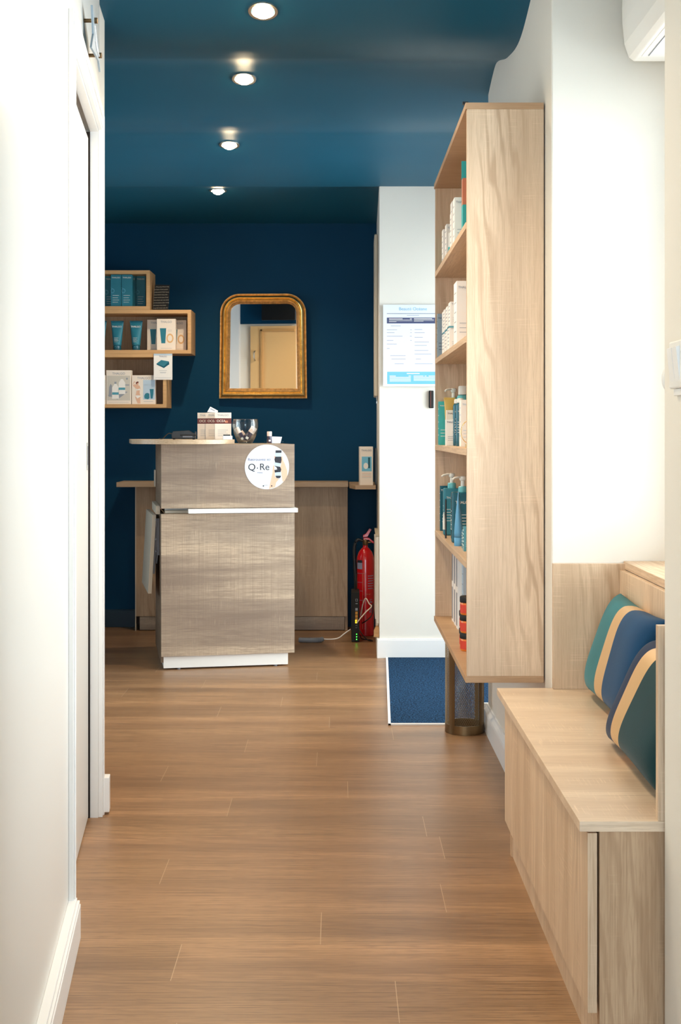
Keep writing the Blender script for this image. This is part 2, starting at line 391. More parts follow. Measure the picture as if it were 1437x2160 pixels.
bm.faces.new(A); bm.faces.new(B[::-1]); [bm.faces.new((A[i], B[i], B[(i+1) % len(PR)], A[(i+1) % len(PR)])) for i in range(len(PR))]
struct('baseboard_right', bm, 'white_trim')
bm = NB(); box(bm, .558, 1.2, 4.92, 4.938, 0, .098); struct('baseboard_entrance_side', bm, 'white_trim')
# niche window
def window(name, x, y0, y1, z0, z1, axis='x', bars=1):
    fr = NB(); t = .05
    def b_(a0, a1, c0, c1, g=fr, d=.025):
        if axis == 'x': box(g, x-d, x+d, a0, a1, c0, c1)
        else: box(g, a0, a1, x-d, x+d, c0, c1)
    b_(y0, y0+t, z0, z1); b_(y1-t, y1, z0, z1); b_(y0+t, y1-t, z0, z0+t); b_(y0+t, y1-t, z1-t, z1)
    for k in range(1, bars+1):
        c = y0+(y1-y0)*k/(bars+1); b_(c-t*.6, c+t*.6, z0+t, z1-t)
    f = struct(name, fr, 'white_trim', bevel=.003)
    g = NB(); b_(y0+t, y1-t, z0+t, z1-t, g, .003); p = obj('window_pane', g, 'glass', f); return f
window('window_1', 1.04, 2.33, 3.40, .79, 2.09)
window('door_3', 1.24, 4.96, 6.44, 0.0, 2.2)
bm = NB(); box(bm, 1.20, 1.28, 4.94, 6.47, 2.2, 2.45); box(bm, 1.2, 1.28, 4.92, 4.96, 0, 2.2); box(bm, 1.2, 1.28, 6.44, 6.47, 0, 2.2); struct('wall_over_entrance', bm, 'white_wall')
# the front of the shop behind the camera
bm = NB()
box(bm, -2.7, 1.45, -3.12, -3.0, 0, .06); box(bm, -2.7, -1.75, -3.12, -3.0, .06, 2.72); box(bm, 1.3, 1.45, -3.12, -3.0, .06, 2.72); box(bm, -1.75, 1.3, -3.12, -3.0, 2.4, 2.72)
struct('wall_front', bm, 'white_wall'); window('window_2', -3.06, -1.75, 1.3, .06, 2.4, 'y', 2)
bm = NB(); box(bm, -2.2, -2.1, -3.0, 1.0, 0, 2.6); box(bm, 1.35, 1.45, -3.0, 1.75, 0, 2.6); box(bm, 1.2, 1.45, 1.75, 1.85, 0, 2.60); box(bm, -2.1, -.40, 1.0, 1.1, 0, 2.6); struct('wall_front_sides', bm, 'white_wall')
bm = NB(); box(bm, -2.7, -2.6, 3.9, 4.6, 0, 2.45); box(bm, -2.7, -2.6, 6.2, YB, 0, 2.45); box(bm, -2.7, -2.6, 4.6, 6.2, 0, .6); box(bm, -2.7, -2.6, 4.6, 6.2, 2.2, 2.45); struct('wall_left_far', bm, 'blue_wall'); window('window_3', -2.65, 4.6, 6.2, .6, 2.2)
# left wall (skewed): off = distance out of its plane, towards the room
def lx(y, off): return -.263-.115*y+off
def sbox(bm, y0, y1, o0, o1, z0, z1, mi=0):
    v = [bm.verts.new((lx(y, o), y, z)) for z in (z0, z1) for (y, o) in ((y0, o0), (y0, o1), (y1, o1), (y1, o0))]
    for f in ((0, 3, 2, 1), (4, 5, 6, 7), (0, 1, 5, 4), (1, 2, 6, 5), (2, 3, 7, 6), (3, 0, 4, 7)): bm.faces.new([v[i] for i in f]).material_index = mi
W = -.012
OY0, OY1, OZ = 2.90, 3.79, 2.035
bm = NB(); sbox(bm, 1.0, OY0, W-.10, W, 0, 2.60); sbox(bm, OY0, OY1, W-.10, W, OZ, 2.60); sbox(bm, OY1, 3.835, W-.10, W, 0, 2.60)
struct('wall_left', bm, 'white_gloss')
bm = NB(); sbox(bm, 1.0, 2.885, W, .014, 0, .078); sbox(bm, 1.0, 2.885, W, .006, .078, .092); sbox(bm, 1.0, 2.885, .006, .012, .078, .086); struct('baseboard_left', bm, 'white_trim', bevel=.0015)
bm = NB(); sbox(bm, 3.812, 3.853, W, .019, .008, .112); struct('baseboard_left_end', bm, 'white_trim', bevel=.002)
bm = NB()   # architrave round the sliding door
sbox(bm, 2.865, OY0, W, 0, 0, OZ+.055); sbox(bm, 2.872, 2.884, 0, .004, 0, OZ+.05)
sbox(bm, OY1, 3.835, W, 0, 0, OZ+.055); sbox(bm, OY1+.02, 3.832, 0, .004, 0, OZ+.05)
sbox(bm, OY0, OY1, W, 0, OZ, OZ+.055); sbox(bm, OY0, OY1, 0, .005, OZ+.034, OZ+.052); sbox(bm, OY0, OY1, -.001, .003, OZ+.006, OZ+.018)
struct('trim_1', bm, 'white_trim', bevel=.0015)
bm = NB()   # jamb lining; dark slabs carry the painted shade of the door pocket
sbox(bm, OY1-.004, OY1+.004, -.036, W-.0005, 0, OZ-.006); sbox(bm, OY0, OY1-.001, -.036, W-.0005, OZ-.006, OZ+.003)
sbox(bm, OY1-.008, OY1-.003, -.11, -.0365, 0, OZ-.007, 1); sbox(bm, OY0, OY1-.012, -.11, -.05, OZ-.02, OZ-.003, 1)
struct('trim_2', bm, ['white_trim', 'gap'])
bm = NB(); sbox(bm, OY0-.02, OY1-.016, -.080, -.041, .006, OZ-.028); d1 = struct('door_1', bm, 'white_gloss')
bm = NB(); sbox(bm, 3.715, 3.745, -.041, -.0385, 1.03, 1.11); obj('door_handle', bm, 'steel', d1)
bm = NB(); sbox(bm, 3.722, 3.738, -.0390, -.0380, 1.045, 1.10); obj('handle_recess', bm, 'grey', d1)
# return of the left wall towards the back room: what the mirror sees
bm = NB(); box(bm, -2.6, -.72, 3.84, 3.94, 0, 2.60, 0); struct('wall_return', bm, 'white_wall')
bm = NB(); box(bm, -1.23, -.745, 3.941, 3.96, 2.075, 2.36, 0); struct('trim_4', bm, 'blue_wall')
bm = NB(); box(bm, -1.14, -.745, 3.941, 3.965, 0, 2.055); d2 = struct('door_2', bm, 'cream')
bm = NB(); box(bm, -1.05, -1.035, 3.9655, 3.982, .05, 2.025); box(bm, -1.05, -.755, 3.9655, 3.982, 2.010, 2.028); obj('door_moulding', bm, 'cream_dk', d2)
tube_pts = [(-1.10, 3.965, 1.76), (-1.10, 4.0, 1.77), (-1.10, 4.01, 1.80), (-1.10, 4.0, 1.83), (-1.10, 3.965, 1.84)]
bm = NB(); tube(bm, spline(tube_pts), .006); obj('door_handle', bm, 'steel', d2)
bm = NB(); box(bm, -1.36, -1.23, 3.941, 4.02, 0, 2.36); struct('trim_3', bm, 'white_trim')
t = thing('television', 'dark screen reflected in the top right of the gilt mirror', 'television', (-.88, 4.01, 2.10))
bx('screen', (-.15, .14, .0, .03, .0, .17), 'black', t); bx('bracket', (-.02, .02, -.048, .0, .06, .10), 'steel', t)

# ------------------------------------------------------------------ entrance mat
t = thing('entrance_mat', 'blue carpet mat set in the floor by the entrance', 'mat', (.2, 4.98, 0))
bm = NB(); prism(bm, [(.003, .008), (1.06, .008), (1.06, 1.472), (.047, 1.472)], 'z', .0005, .006); obj('carpet_panel', bm, 'carpet', t)
bm = NB(); prism(bm, [(-.006, 0), (.004, 0), (.050, 1.472), (.040, 1.472)], 'z', .0003, .007); prism(bm, [(-.006, 0), (1.06, 0), (1.06, .009), (-.006, .009)], 'z', .0003, .0072); obj('metal_edge', bm, 'white_trim', t, label='pale metal edging strip of the mat')

# ------------------------------------------------------------------ wall bookcase
BX0, BY0, BY1, BZ0, BZ1, TH = .354, 3.562, 4.737, .443, 2.058, .0185
t = thing('wall_bookcase', 'tall light oak wall cabinet open on the left, full of cosmetics', 'bookcase', (BX0, BY0, BZ0))
D = XR-.004-BX0; LN = BY1-BY0; HH = BZ1-BZ0
bx('side_panel', (.004, D, 0.0005, TH, TH, HH-TH), 'oak_z', t); bx('side_panel', (.004, D, LN-TH, LN, TH, HH-TH), 'oak_z', t)
bx('top_panel', (0, D, 0, LN, HH-TH, HH), 'oak_edge', t); bx('bottom_panel', (0, D, 0, LN, 0, TH), 'oak_edge', t)
bx('back_panel', (D-.006, D-.0005, TH, LN-TH, TH, HH-TH), 'oak_zy', t)
SZ = [.779, 1.094, 1.41, 1.728]
for z in SZ: bx('shelf', (.002, D-.006, TH, LN-TH, z-TH-BZ0, z-BZ0), 'oak_y', t)
bx('hook', (-.006, .01, .02, .03, HH, HH+.008), 'black', t)

# ------------------------------------------------------------------ product builders
def carton(label, loc, w, d, h, mat='paper', rotz=0, group='cartons', brand=True, tcol='grey_print', lines=3, side_lines=False, name='carton', cat='box', extra=None, bs=.014):
    """carton standing on loc = centre of its base"""
    t = thing(name, label, cat, loc, rotz, group)
    bm = NB(); box(bm, -w/2, w/2, -d/2, d/2, 0, h); obj('carton_body', bm, mat, t, .0006)
    y = -d/2
    if brand: text('THALGO', min(bs, w*.2), tcol, t, (0, y-.0004, h*.90), offset=.0001)
    if lines:
        bm = NB()
        for k in range(lines):
            z = h*(.34-.07*k); x1 = w*(.30-.1*(k % 2)); flat(bm, rect(-w*.32, x1, z, z+min(.0016, h*.012)), 0, y)
        obj('printed_lines', bm, tcol, t)
    if side_lines:
        bm = NB()
        for k in range(5):
            z = h*(.82-.15*k); box(bm, -w/2-.0004, -w/2, -d*.3, d*.28, z, z+.003)
        obj('printed_lines', bm, tcol, t)
    if extra: extra(t, w, d, h)
    return t
def cos_tube(label, loc, w, h, rotz=0, group='tubes', mat='teal', capmat='teal_lt', logo=True, sx=1.0):
    """tube standing on its cap, crimped flat at the top"""
    t = thing('cosmetic_tube', label, 'tube', loc, rotz, group)
    bm = NB(); r0 = w*.30; ch = h*.16
    lathe(bm, [(r0*.96, 0), (r0, .002), (r0*1.02, ch-.001), (r0*.98, ch)], 24); obj('tube_cap', bm, capmat, t, autos=True)
    bm = NB(); rings = []; n = 28
    for k in range(13):
        q = k/12; z = ch+.001+(h-ch)*q; a = (r0*1.04)*(1-q)+w*.5*q; b = (r0*1.04)*(1-q**1.4)+.0012*q**1.4
        if k == 12: b = .0011
        rings.append([bm.verts.new((a*math.cos(2*PI*i/n), b*math.sin(2*PI*i/n), z)) for i in range(n)])
    for ra, rb in zip(rings, rings[1:]):
        for i in range(n): bm.faces.new((ra[i], ra[(i+1) % n], rb[(i+1) % n], rb[i]))
    bm.faces.new(rings[0][::-1]); bm.faces.new(rings[-1]); obj('tube_body', bm, mat, t, smooth=True)
    bm = NB(); box(bm, -w*.5, w*.5, -.0014, .0014, h*.955, h*1.0); obj('crimp', bm, capmat, t)
    if logo:
        text('THALGO', w*.19, 'paper', t, (0, -w*.21, h*.80), (PI/2-.15, 0, 0))
        bm = NB(); 
        for k in range(4): flat(bm, rect(-w*.2, w*(.14-.05*(k % 2)), h*(.42-.045*k), h*(.42-.045*k)+.0012), 0, -w*.315)
        obj('printed_lines', bm, 'paper', t)
    return t
def pump_head(t, z, r=.012, side=-1, mat='pump', collar='aqua'):
    bm = NB(); lathe(bm, [(r*1.2, 0), (r*1.25, .004), (r*1.2, .017), (r, .019)], 20, cz=z); obj('collar', bm, collar, t, autos=True)
    bm = NB(); lathe(bm, [(r*.55, 0), (r*.5, .018), (r*.8, .020), (r*.95, .026), (r*.9, .032), (r*.5, .034)], 18, cz=z+.019)
    ca = math.cos(side); sa = math.sin(side)
    tube(bm, [(0, 0, z+.048), (-.018*ca, -.018*sa, z+.049), (-.034*ca, -.034*sa, z+.046), (-.040*ca, -.040*sa, z+.041)], .0035, 8)
    obj('pump_head', bm, mat, t, autos=True)
def pump_bottle(label, loc, w, d, h, mat='teal', rotz=0, group='pump bottles', side=.6, round_=False, cap=None):
    t = thing('pump_bottle', label, 'bottle', loc, rotz, group); bm = NB()
    if round_:
        lathe(bm, [(w*.46, 0), (w*.5, .004), (w*.5, h*.93), (w*.42, h*.985), (w*.2, h)], 28); obj('bottle_body', bm, mat, t, autos=True)
    else:
        box(bm, -w/2, w/2, -d/2, d/2, 0, h); obj('bottle_body', bm, mat, t, .005)
    if cap:
        bm = NB(); lathe(bm, [(w*.36, 0), (w*.38, .002), (w*.36, cap), (w*.3, cap+.003)], 24, cz=h); obj('bottle_cap', bm, 'pump', t, autos=True)
    else: pump_head(t, h, side=side)
    text('THALGO', w*.17, 'paper', t, (0, -(w if round_ else d)/2-.0006, h*.80))
    bm = NB()
    for k in range(5): box(bm, -w/2-.0006, -w/2, -d*.28, d*(.2-.08*(k % 2)), h*(.62-.09*k), h*(.62-.09*k)+.0018)
    for k in range(5): box(bm, -w*.35, w*(.3-.1*(k % 2)), -(w if round_ else d)/2-.0006, -(w if round_ else d)/2, h*(.55-.06*k), h*(.55-.06*k)+.0014)
    obj('printed_lines', bm, 'paper', t)
    return t
def bs(px, pyb, zs, pyt, wx, wy, X=None):
    """place by the pixel of the near-left bottom edge: returns base centre and height"""
    if X is None: s = (pyb-HY)/(CH-zs); X = (px-PX)/s
    else: s = (px-PX)/X
    Y = F/s
    return (X+wx/2, Y+wy/2, zs+.0003), (CH-(pyt-HY)/s)-zs

G5 = 'cosmetics on the top bay of the wall bookcase'; G4 = 'cosmetics on the second bay of the wall bookcase'; G3 = 'cosmetics on the third bay of the wall bookcase'; G2 = 'cosmetics on the fourth bay of the wall bookcase'; G1 = 'jars and cartons on the bottom bay of the wall bookcase'
# top bay
cos_tube('small green-blue tube at far end of the topmost bookcase shelf', (.395, 4.66, SZ[3]), .045, .118, 1.25, G5, 'aqua', 'teal_lt')
cos_tube('taller green-blue tube half hidden behind the small far tube, topmost bookcase shelf', (.440, 4.683, SZ[3]), .045, .150, 1.3, G5, 'aqua', 'teal_lt')
for i, (px, pt, nm) in enumerate(((938, 483, 'small white carton right beside the far tubes on the topmost bookcase shelf'), (945, 472, 'white carton second from the far tubes on the topmost bookcase shelf'))):
    Y = 4.56-.075*i; X = (px-PX)*Y/F-.005; h = CH-(pt-HY)*Y/F-SZ[3]
    carton(nm, (X+.025, Y+.03, SZ[3]), .05, .055, h, 'paper', 0, G5, side_lines=True)
t = thing('spray_bottle', 'slim clear bottle with turquoise base between white cartons, topmost bookcase shelf', 'bottle', (.395, 4.425, SZ[3]), 0, G5)
bm = NB(); lathe(bm, [(.014, 0), (.0155, .002), (.0155, .05), (.015, .052)], 24); obj('bottle_base', bm, 'turq', t, autos=True)
bm = NB(); lathe(bm, [(.015, .052), (.0148, .10), (.006, .108)], 24); obj('bottle_body', bm, 'pump', t, autos=True)
bm = NB(); lathe(bm, [(.005, .108), (.0075, .110), (.0075, .128), (.003, .142), (.002, .143)], 16); obj('bottle_cap', bm, 'aqua', t, autos=True)
carton('tall white carton in the middle of the topmost bookcase shelf', (.405, 4.31, SZ[3]), .05, .065, .185, 'paper', 0, G5, side_lines=True)
carton('lower white carton in front of the tall middle one, topmost bookcase shelf', (.388, 4.165, SZ[3]), .045, .055, .125, 'paper', 0, G5, side_lines=True)
carton('white carton with turquoise foot near the near panel, topmost bookcase shelf', (.392, 4.075, SZ[3]), .05, .06, .155, 'paper', 0, G5, side_lines=True)
bm = NB(); box(bm, -.026, .026, -.0015, .0015, 0, .262); o = tag(obj('leaflet', bm, 'turq', None, .0005, loc=(.412, 4.012, SZ[3]), rot=(0, 0, 0)), 'turquoise leaflet card rising above the orange one, topmost bookcase shelf', 'leaflet')
bm = NB(); box(bm, -.02, .02, -.02, .02, .118, .20, 0); box(bm, -.02, .02, -.02, .02, 0, .1178, 1); o = tag(obj('carton', bm, ['amber_print', 'turq'], None, 0, loc=(.4055, 3.985, SZ[3]), rot=(0, 0, 0)), 'peach orange carton at the near end of the topmost bookcase shelf', 'box')
# second bay
carton('flat grey-blue carton at the far end of the second bookcase shelf', (.378, 4.70, SZ[2]), .03, .018, .165, 'greyblue', 0, G4, side_lines=True, tcol='charcoal')
pump_bottle('frosted pump bottle behind the grey-blue carton, second bookcase shelf', (.425, 4.66, SZ[2]), .034, .034, .13, 'pale_blue', 0, G4, round_=True)
carton('tall narrow white carton right of the grey-blue one, second bookcase shelf', (.392, 4.64, SZ[2]), .03, .03, .165, 'paper', 0, G4, side_lines=True)
carton('tall white carton with beige print, third from far end of the second bookcase shelf', (.40, 4.57, SZ[2]), .045, .045, .168, 'paper', 0, G4, side_lines=True, tcol='amber_print')
def lid_band(t, w, d, h):
    bm = NB(); box(bm, -w/2-.0012, w/2, -d/2-.0012, d/2, h*.93, h*1.0); obj('teal_band', bm, 'teal_lt', t, label='teal closing band')
k = 0
for Y, hh, X, nm in ((4.44, .075, .388, 'farthest'), (4.33, .076, .388, 'middle'), (4.225, .078, .388, 'nearest')):
    carton('small white carton with teal band, %s of three, second bookcase shelf' % nm, (X, Y, SZ[2]), .05, .075, hh, 'paper', 0, G4, extra=lid_band, side_lines=True)
    carton('white carton standing on the %s banded carton of the second bookcase shelf' % nm, (X+.002, Y, SZ[2]+hh), .048, .07, hh+.002, 'paper', 0, G4, side_lines=True, brand=True)
carton('tallest white carton at the near panel of the second bookcase shelf', (.392, 4.02, SZ[2]), .05, .10, .20, 'paper', 0, G4, side_lines=True)
# third bay
carton('bright turquoise flat carton at far end of the middle bookcase shelf', (.380, 4.66, SZ[1]), .030, .05, .158, 'turq', 0, G3, side_lines=True, tcol='paper')
cos_tube('straw yellow tube beside the turquoise carton, middle bookcase shelf', (.400, 4.60, SZ[1]), .042, .17, .2, G3, 'yellow', 'yellow', logo=False)
pump_bottle('teal pump bottle with white pump standing behind the yellow tube, middle bookcase shelf', (.422, 4.69, SZ[1]), .045, .045, .155, 'teal_dk', 0, G3, round_=True)
carton('small white carton in front of the yellow tube, middle bookcase shelf', (.388, 4.42, SZ[1]), .035, .035, .09, 'paper', 0, G3, tcol='navy_print')
carton('cream carton stood behind the small white one, middle bookcase shelf', (.403, 4.548, SZ[1]), .04, .03, .125, 'paper_warm', 0, G3, tcol='brown_print')
pump_bottle('slim dark teal capped bottle left of its twin, middle bookcase shelf', (.409, 4.40, SZ[1]), .030, .030, .145, 'teal_dk', 0, G3, round_=True, cap=.012)
pump_bottle('slim dark teal capped bottle against the white carton, middle bookcase shelf', (.408, 4.28, SZ[1]), .030, .030, .145, 'teal_dk', 0, G3, round_=True, cap=.012)
carton('white carton with slanted corner and blue print, middle bookcase shelf', (.413, 4.12, SZ[1]), .042, .06, .150, 'paper', 0, G3, side_lines=True, tcol='pale_blue')
pump_bottle('bottle with wide frosted white cap behind the slanted carton, middle bookcase shelf', (.438, 4.495, SZ[1]), .045, .045, .178, 'aqua', 0, G3, round_=True, cap=.028)
t = thing('wire_hoop', 'round gold wire frame at near end of the middle bookcase shelf', 'ornament', (.390, 3.80, SZ[1]), 0)
bm = NB(); tube(bm, [(0+.026*math.cos(2*PI*i/32), 0, .047+.034*math.sin(2*PI*i/32)) for i in range(33)], .0012, 8); obj('hoop', bm, 'gold', t, smooth=True)
bm = NB(); box(bm, -.012, .012, -.008, .008, 0, .012); obj('foot', bm, 'gold', t, .001)
# fourth bay
carton('dark teal flat carton at the far end of the fourth bookcase shelf', (.395, 4.70, SZ[0]), .045, .02, .165, 'teal_dk', 0, G2, side_lines=True, tcol='paper')
pump_bottle('teal rectangular pump bottle, the farther one on the fourth bookcase shelf', (.399, 4.50, SZ[0]), .060, .045, .165, 'teal', 0, G2, side=.4)
pump_bottle('dark teal rectangular pump bottle behind the leaning blue tube, fourth bookcase shelf', (.408, 4.20, SZ[0]), .075, .045, .165, 'teal_dk', 0, G2, side=.5)
cos_tube('glossy sky blue tube standing before the dark pump bottle, fourth bookcase shelf', (.382, 4.07, SZ[0]), .046, .172, 1.45, G2, 'blue_lt', 'blue_lt', logo=False)
t = thing('cosmetic_tube', 'very slim black and white sample tube between the two pump bottles', 'tube', (.366, 4.36, SZ[0]), 0, G2)
bm = NB(); lathe(bm, [(.003, 0), (.003, .13), (.001, .135)], 12); obj('tube_body', bm, 'black', t, autos=True)
bm = NB(); lathe(bm, [(.0045, .03), (.0045, .065), (.001, .09)], 12, cx=-.006); obj('tube_cap', bm, 'pump', t, autos=True)
carton('small teal carton right of the blue tube, fourth bookcase shelf', (.396, 3.98, SZ[0]), .022, .03, .058, 'teal', 0, G2, side_lines=True, tcol='paper', brand=False)
carton('light teal carton at the near panel of the fourth bookcase shelf', (.398, 3.90, SZ[0]), .035, .035, .075, 'teal_lt', 0, G2, side_lines=True, tcol='paper', brand=False)
pump_bottle('teal pump bottle farthest right, mostly hidden by the near panel, fourth bookcase shelf', (.492, 4.22, SZ[0]), .05, .045, .18, 'teal', 0, G2, side=.5)
# bottom bay
def stripes(t, w, d, h):
    bm = NB()
    for k in (0,): box(bm, -w/2-.0006, -w/2, -d*.3, d*.3, h*.08, h*.92)
    obj('grey_stripe', bm, 'grey', t, label='grey printed stripe')
zb = BZ0+TH
for i in range(3):
    Y = 4.60-.085*i
    nm = ('farthest', 'middle', 'nearest')[i]
    carton('grey-striped white carton, lower tier, %s column in the bottom bookcase bay' % nm, (.425, Y, zb), .03, .05, .135, 'paper', 0, G1, brand=False, lines=0, extra=stripes)
    carton('grey-striped white carton, upper tier, %s column in the bottom bookcase bay' % nm, (.425, Y, zb+.135), .03, .05, .135, 'paper', 0, G1, brand=False, lines=0, extra=stripes)
carton('pale grey carton with printed rows behind the orange jars, bottom bay', (.455, 4.38, zb), .06, .05, .235, 'pale_blue', 0, G1, side_lines=True, lines=5, brand=False)
JR, JH = .030, .056
def jar(label, loc):
    t = thing('jar', label, 'jar', loc, -.9, 'orange jars with black lids in the bookcase')
    bm = NB(); lathe(bm, [(JR*.94, 0), (JR, .003), (JR, .036), (JR*.96, .038)], 32); obj('jar_body', bm, 'orange', t, autos=True)
    bm = NB(); n = 14; a = [-PI/2-.85+1.5*i/n for i in range(n+1)]
    for p, q in zip(a, a[1:]):
        v = [bm.verts.new((r*math.cos(w_), r*math.sin(w_), z)) for (r, w_, z) in ((JR+.0005, p, .006), (JR+.0005, q, .006), (JR+.0005, q, .032), (JR+.0005, p, .032))]
        bm.faces.new(v)
    obj('jar_label', bm, 'red_label', t, label='red paper label')
    bm = NB(); lathe(bm, [(JR*1.02, .038), (JR*1.05, .040), (JR*1.05, JH-.002), (JR, JH)], 32); obj('jar_lid', bm, 'black_matt', t, autos=True)
    return t
for k, nm in enumerate(('bottom', 'middle', 'top')):
    jar('orange jar with black lid, %s one of the near stack in bookcase bottom' % nm, (.4095, 3.985, zb+JH*k+.0002))
for k, nm in enumerate(('bottom', 'top')):
    jar('orange jar with black lid, %s one of the farther stack in bookcase bottom' % nm, (.416, 4.075, zb+JH*k+.0002))

# ------------------------------------------------------------------ umbrella stand
t = thing('umbrella_stand', 'bronze mesh umbrella stand on the floor beyond the bookcase', 'umbrella stand', (.4815, 4.882, 0))
UR, UH = .073, .46
bm = NB(); lathe(bm, [(UR-.003, .001), (UR+.002, .001), (UR+.002, .034), (UR-.002, .034), (UR-.002, .004), (UR-.003, .004)], 48, cap=False); bm.faces.ensure_lookup_table()
lathe(bm, [(.001, .004), (UR-.002, .004), (UR-.002, .006), (.001, .006)], 48, cap=False)
obj('base_ring', bm, 'bronze', t, autos=True)
bm = NB(); lathe(bm, [(UR-.001, UH-.014), (UR+.002, UH-.014), (UR+.002, UH), (UR-.001, UH), (UR-.001, UH-.014)], 48, cap=False); obj('rim', bm, 'bronze', t, autos=True)
nc, nr = 64, 62; bm = NB()
V = {}
for r in range(nr+1):
    for c in range(nc):
        if (r % 2 == 0): a = 2*PI*c/nc
        else: a = 2*PI*(c+.5)/nc
        V[r, c] = bm.verts.new((UR*math.cos(a), UR*math.sin(a), .030+(UH-.04)*r/nr))
for r in range(nr-1):
    for c in range(nc):
        if r % 2 == 0: q = (V[r, c], V[r+1, c], V[r+2, c], V[r+1, (c-1) % nc])
        else: q = (V[r, c], V[r+1, (c+1) % nc], V[r+2, c], V[r+1, c])
        bm.faces.new(q)
o = obj('mesh_wall', bm, 'bronze_mesh', t, label='expanded metal mesh')
wf = o.modifiers.new('wf', 'WIREFRAME'); wf.thickness = .0014; wf.use_replace = True
for a in (-2.36, -.72, .80, 2.3):
    bm = NB(); n = 5; wv = .17 if a < -2 else .12
    for i in range(n):
        p, q = a-wv+2*wv*i/n, a-wv+2*wv*(i+1)/n
        v = [bm.verts.new((r*math.cos(g), r*math.sin(g), z)) for r in (UR+.0025, UR+.001) for (g, z) in ((p, .03), (q, .03), (q, UH-.005), (p, UH-.005))]
        bm.faces.new(v[:4]); bm.faces.new(v[4:][::-1])
    obj('upright', bm, 'bronze', t, smooth=True, flip=False)

# ------------------------------------------------------------------ bench in the window niche
SX0, SY0, SY1 = .428, 2.270, 3.455
t = thing('storage_bench', 'light oak storage bench built along the right wall under the window', 'bench', (SX0, SY0, 0))
L_ = SY1-SY0
bx('seat', (0, .343, 0, L_, .4315, .45), 'oak_x', t)
bx('door', (.015, .032, .004, L_-.05, .108, .428), 'oak_zy', t)
bx('side_panel', (.036, .345, .004, .022, .0, .431), 'oak_bench', t)
bx('side_panel', (.036, .1475, L_-.020, L_, .0, .431), 'oak_bench', t)
bx('plinth', (.040, .056, .022, L_-.020, .0, .112), 'oak_zy', t)
bx('carcass', (.058, .139, .022, L_-.022, .01, .42), 'gap', t)
bx('upstand', (.139, .345, .0, .016, .4502, .797), 'oak_z', t)
bx('back_rest', (.328, .345, .016, L_-.018, .4502, .770), 'oak_zy', t)
bx('upstand', (.149, .345, L_-.018, L_, .4502, .787), 'oak_z', t)
bm = NB(); box(bm, .770, 1.0, SY0+.002, SY1-.0, .772, .7925); tag(obj('window_sill', bm, 'oak_y', None, .001), 'oak window sill board above the bench backrest', 'window sill')
# fill under sill behind bench (masonry)
bm = NB(); box(bm, .776, .999, 2.264, 3.455, .0, .771); struct('wall_under_window', bm, 'white_wall')

def cushion(label, loc, lean, L, H, T, parts, rotz=0, rotv=0, seedv=0):
    """parts: list of (length fraction, material); long axis runs along local -y"""
    rnd = random.Random(seedv); bm = NB(); mats = [p[1] for p in parts]
    us = []; acc = 0; ids = []
    for i, (f, m) in enumerate(parts):
        n = max(3, int(f*44)); 
        for k in range(n): us.append(acc+f*k/n); ids.append(i)
        acc += f
    us.append(1.0); nv = 26
    def pt(u, v, side):
        a = 2*u-1; b = 2*v-1
        pin = 1-.08*(1-abs(b)**2)*abs(a)**6; pin2 = 1-.09*(1-abs(a)**2)*abs(b)**6
        th = T/2*((1-a**6)**.55)*((1-b**4)**.55)
        th *= 1+.06*math.sin(5*u+seedv)*math.sin(4*v+1)
        return (-side*th, -(a*L/2*pin), b*H/2*pin2+H/2)
    for side in (1, -1):
        g = [[bm.verts.new(pt(u, v/nv, side)) for v in range(nv+1)] for u in us]
        for i in range(len(us)-1):
            for j in range(nv):
                f = bm.faces.new((g[i][j], g[i+1][j], g[i+1][j+1], g[i][j+1])); f.material_index = ids[i]; f.smooth = True
    bmesh.ops.remove_doubles(bm, verts=bm.verts, dist=.0006)
    o = obj('cushion', bm, mats, None, smooth=True, loc=loc); o.rotation_mode = 'XYZ'; o.rotation_euler = (rotv, lean, rotz)
    s = o.modifiers.new('s', 'SUBSURF'); s.levels = 1; s.render_levels = 1
    return tag(o, label, 'cushion', 'velvet cushions on the bench')
cushion('teal and mid-blue velvet cushion with gold stripe at the bench far end', (.664, 3.13, .457), .30, .50, .275, .10, [(.40, 'v_teal'), (.16, 'gold_leaf'), (.44, 'v_blue')], 0, 0, 1)
cushion('navy and dark green velvet cushion with gold stripe nearest the armrest', (.600, 2.600, .457), .46, .50, .252, .10, [(.24, 'v_navy'), (.16, 'gold_leaf'), (.60, 'v_green')], 0, 0, 4)

# ------------------------------------------------------------------ air conditioner, fittings on the right
t = thing('air_conditioner', 'white wall air conditioner high above the niche window, top right', 'air conditioner', (.999, 2.45, 2.125))
pr = [(-.000, 0), (-.215, 0), (-.228, .01), (-.240, .045), (-.245, .10), (-.246, .14), (-.243, .19), (-.230, .25), (-.205, .272), (0, .275)]
bm = NB(); prism(bm, [(x, z) for x, z in pr], 'y', 0, .95); obj('housing', bm, 'white_lam', t, .003)
bm = NB(); box(bm, -.205, -.03, .05, .90, -.0015, .0); obj('air_vent', bm, 'white_trim', t)
bm = NB(); box(bm, -.19, -.188, .06, .89, -.003, 0); box(bm, -.10, -.098, .06, .89, -.003, 0); obj('louvre', bm, 'grey', t)
t = thing('light_switch', 'white double rocker light switch on the near right wall', 'light switch', (XR, 2.188, 1.214))
bx('switch_plate', (-.011, -.0005, -.078, 0, 0, .080), 'white_lam', t, .003)
for y in (-.036, -.069):
    bm = NB(); v = [(-.011, .012), (-.017, .068), (-.011, .070)]
    A = [bm.verts.new((x, y, z)) for x, z in v]; B = [bm.verts.new((x, y+.028, z)) for x, z in v]
    bm.faces.new(A); bm.faces.new(B[::-1]); [bm.faces.new((A[i], B[i], B[(i+1) % 3], A[(i+1) % 3])) for i in range(3)]
    obj('rocker', bm, 'white_trim', t)
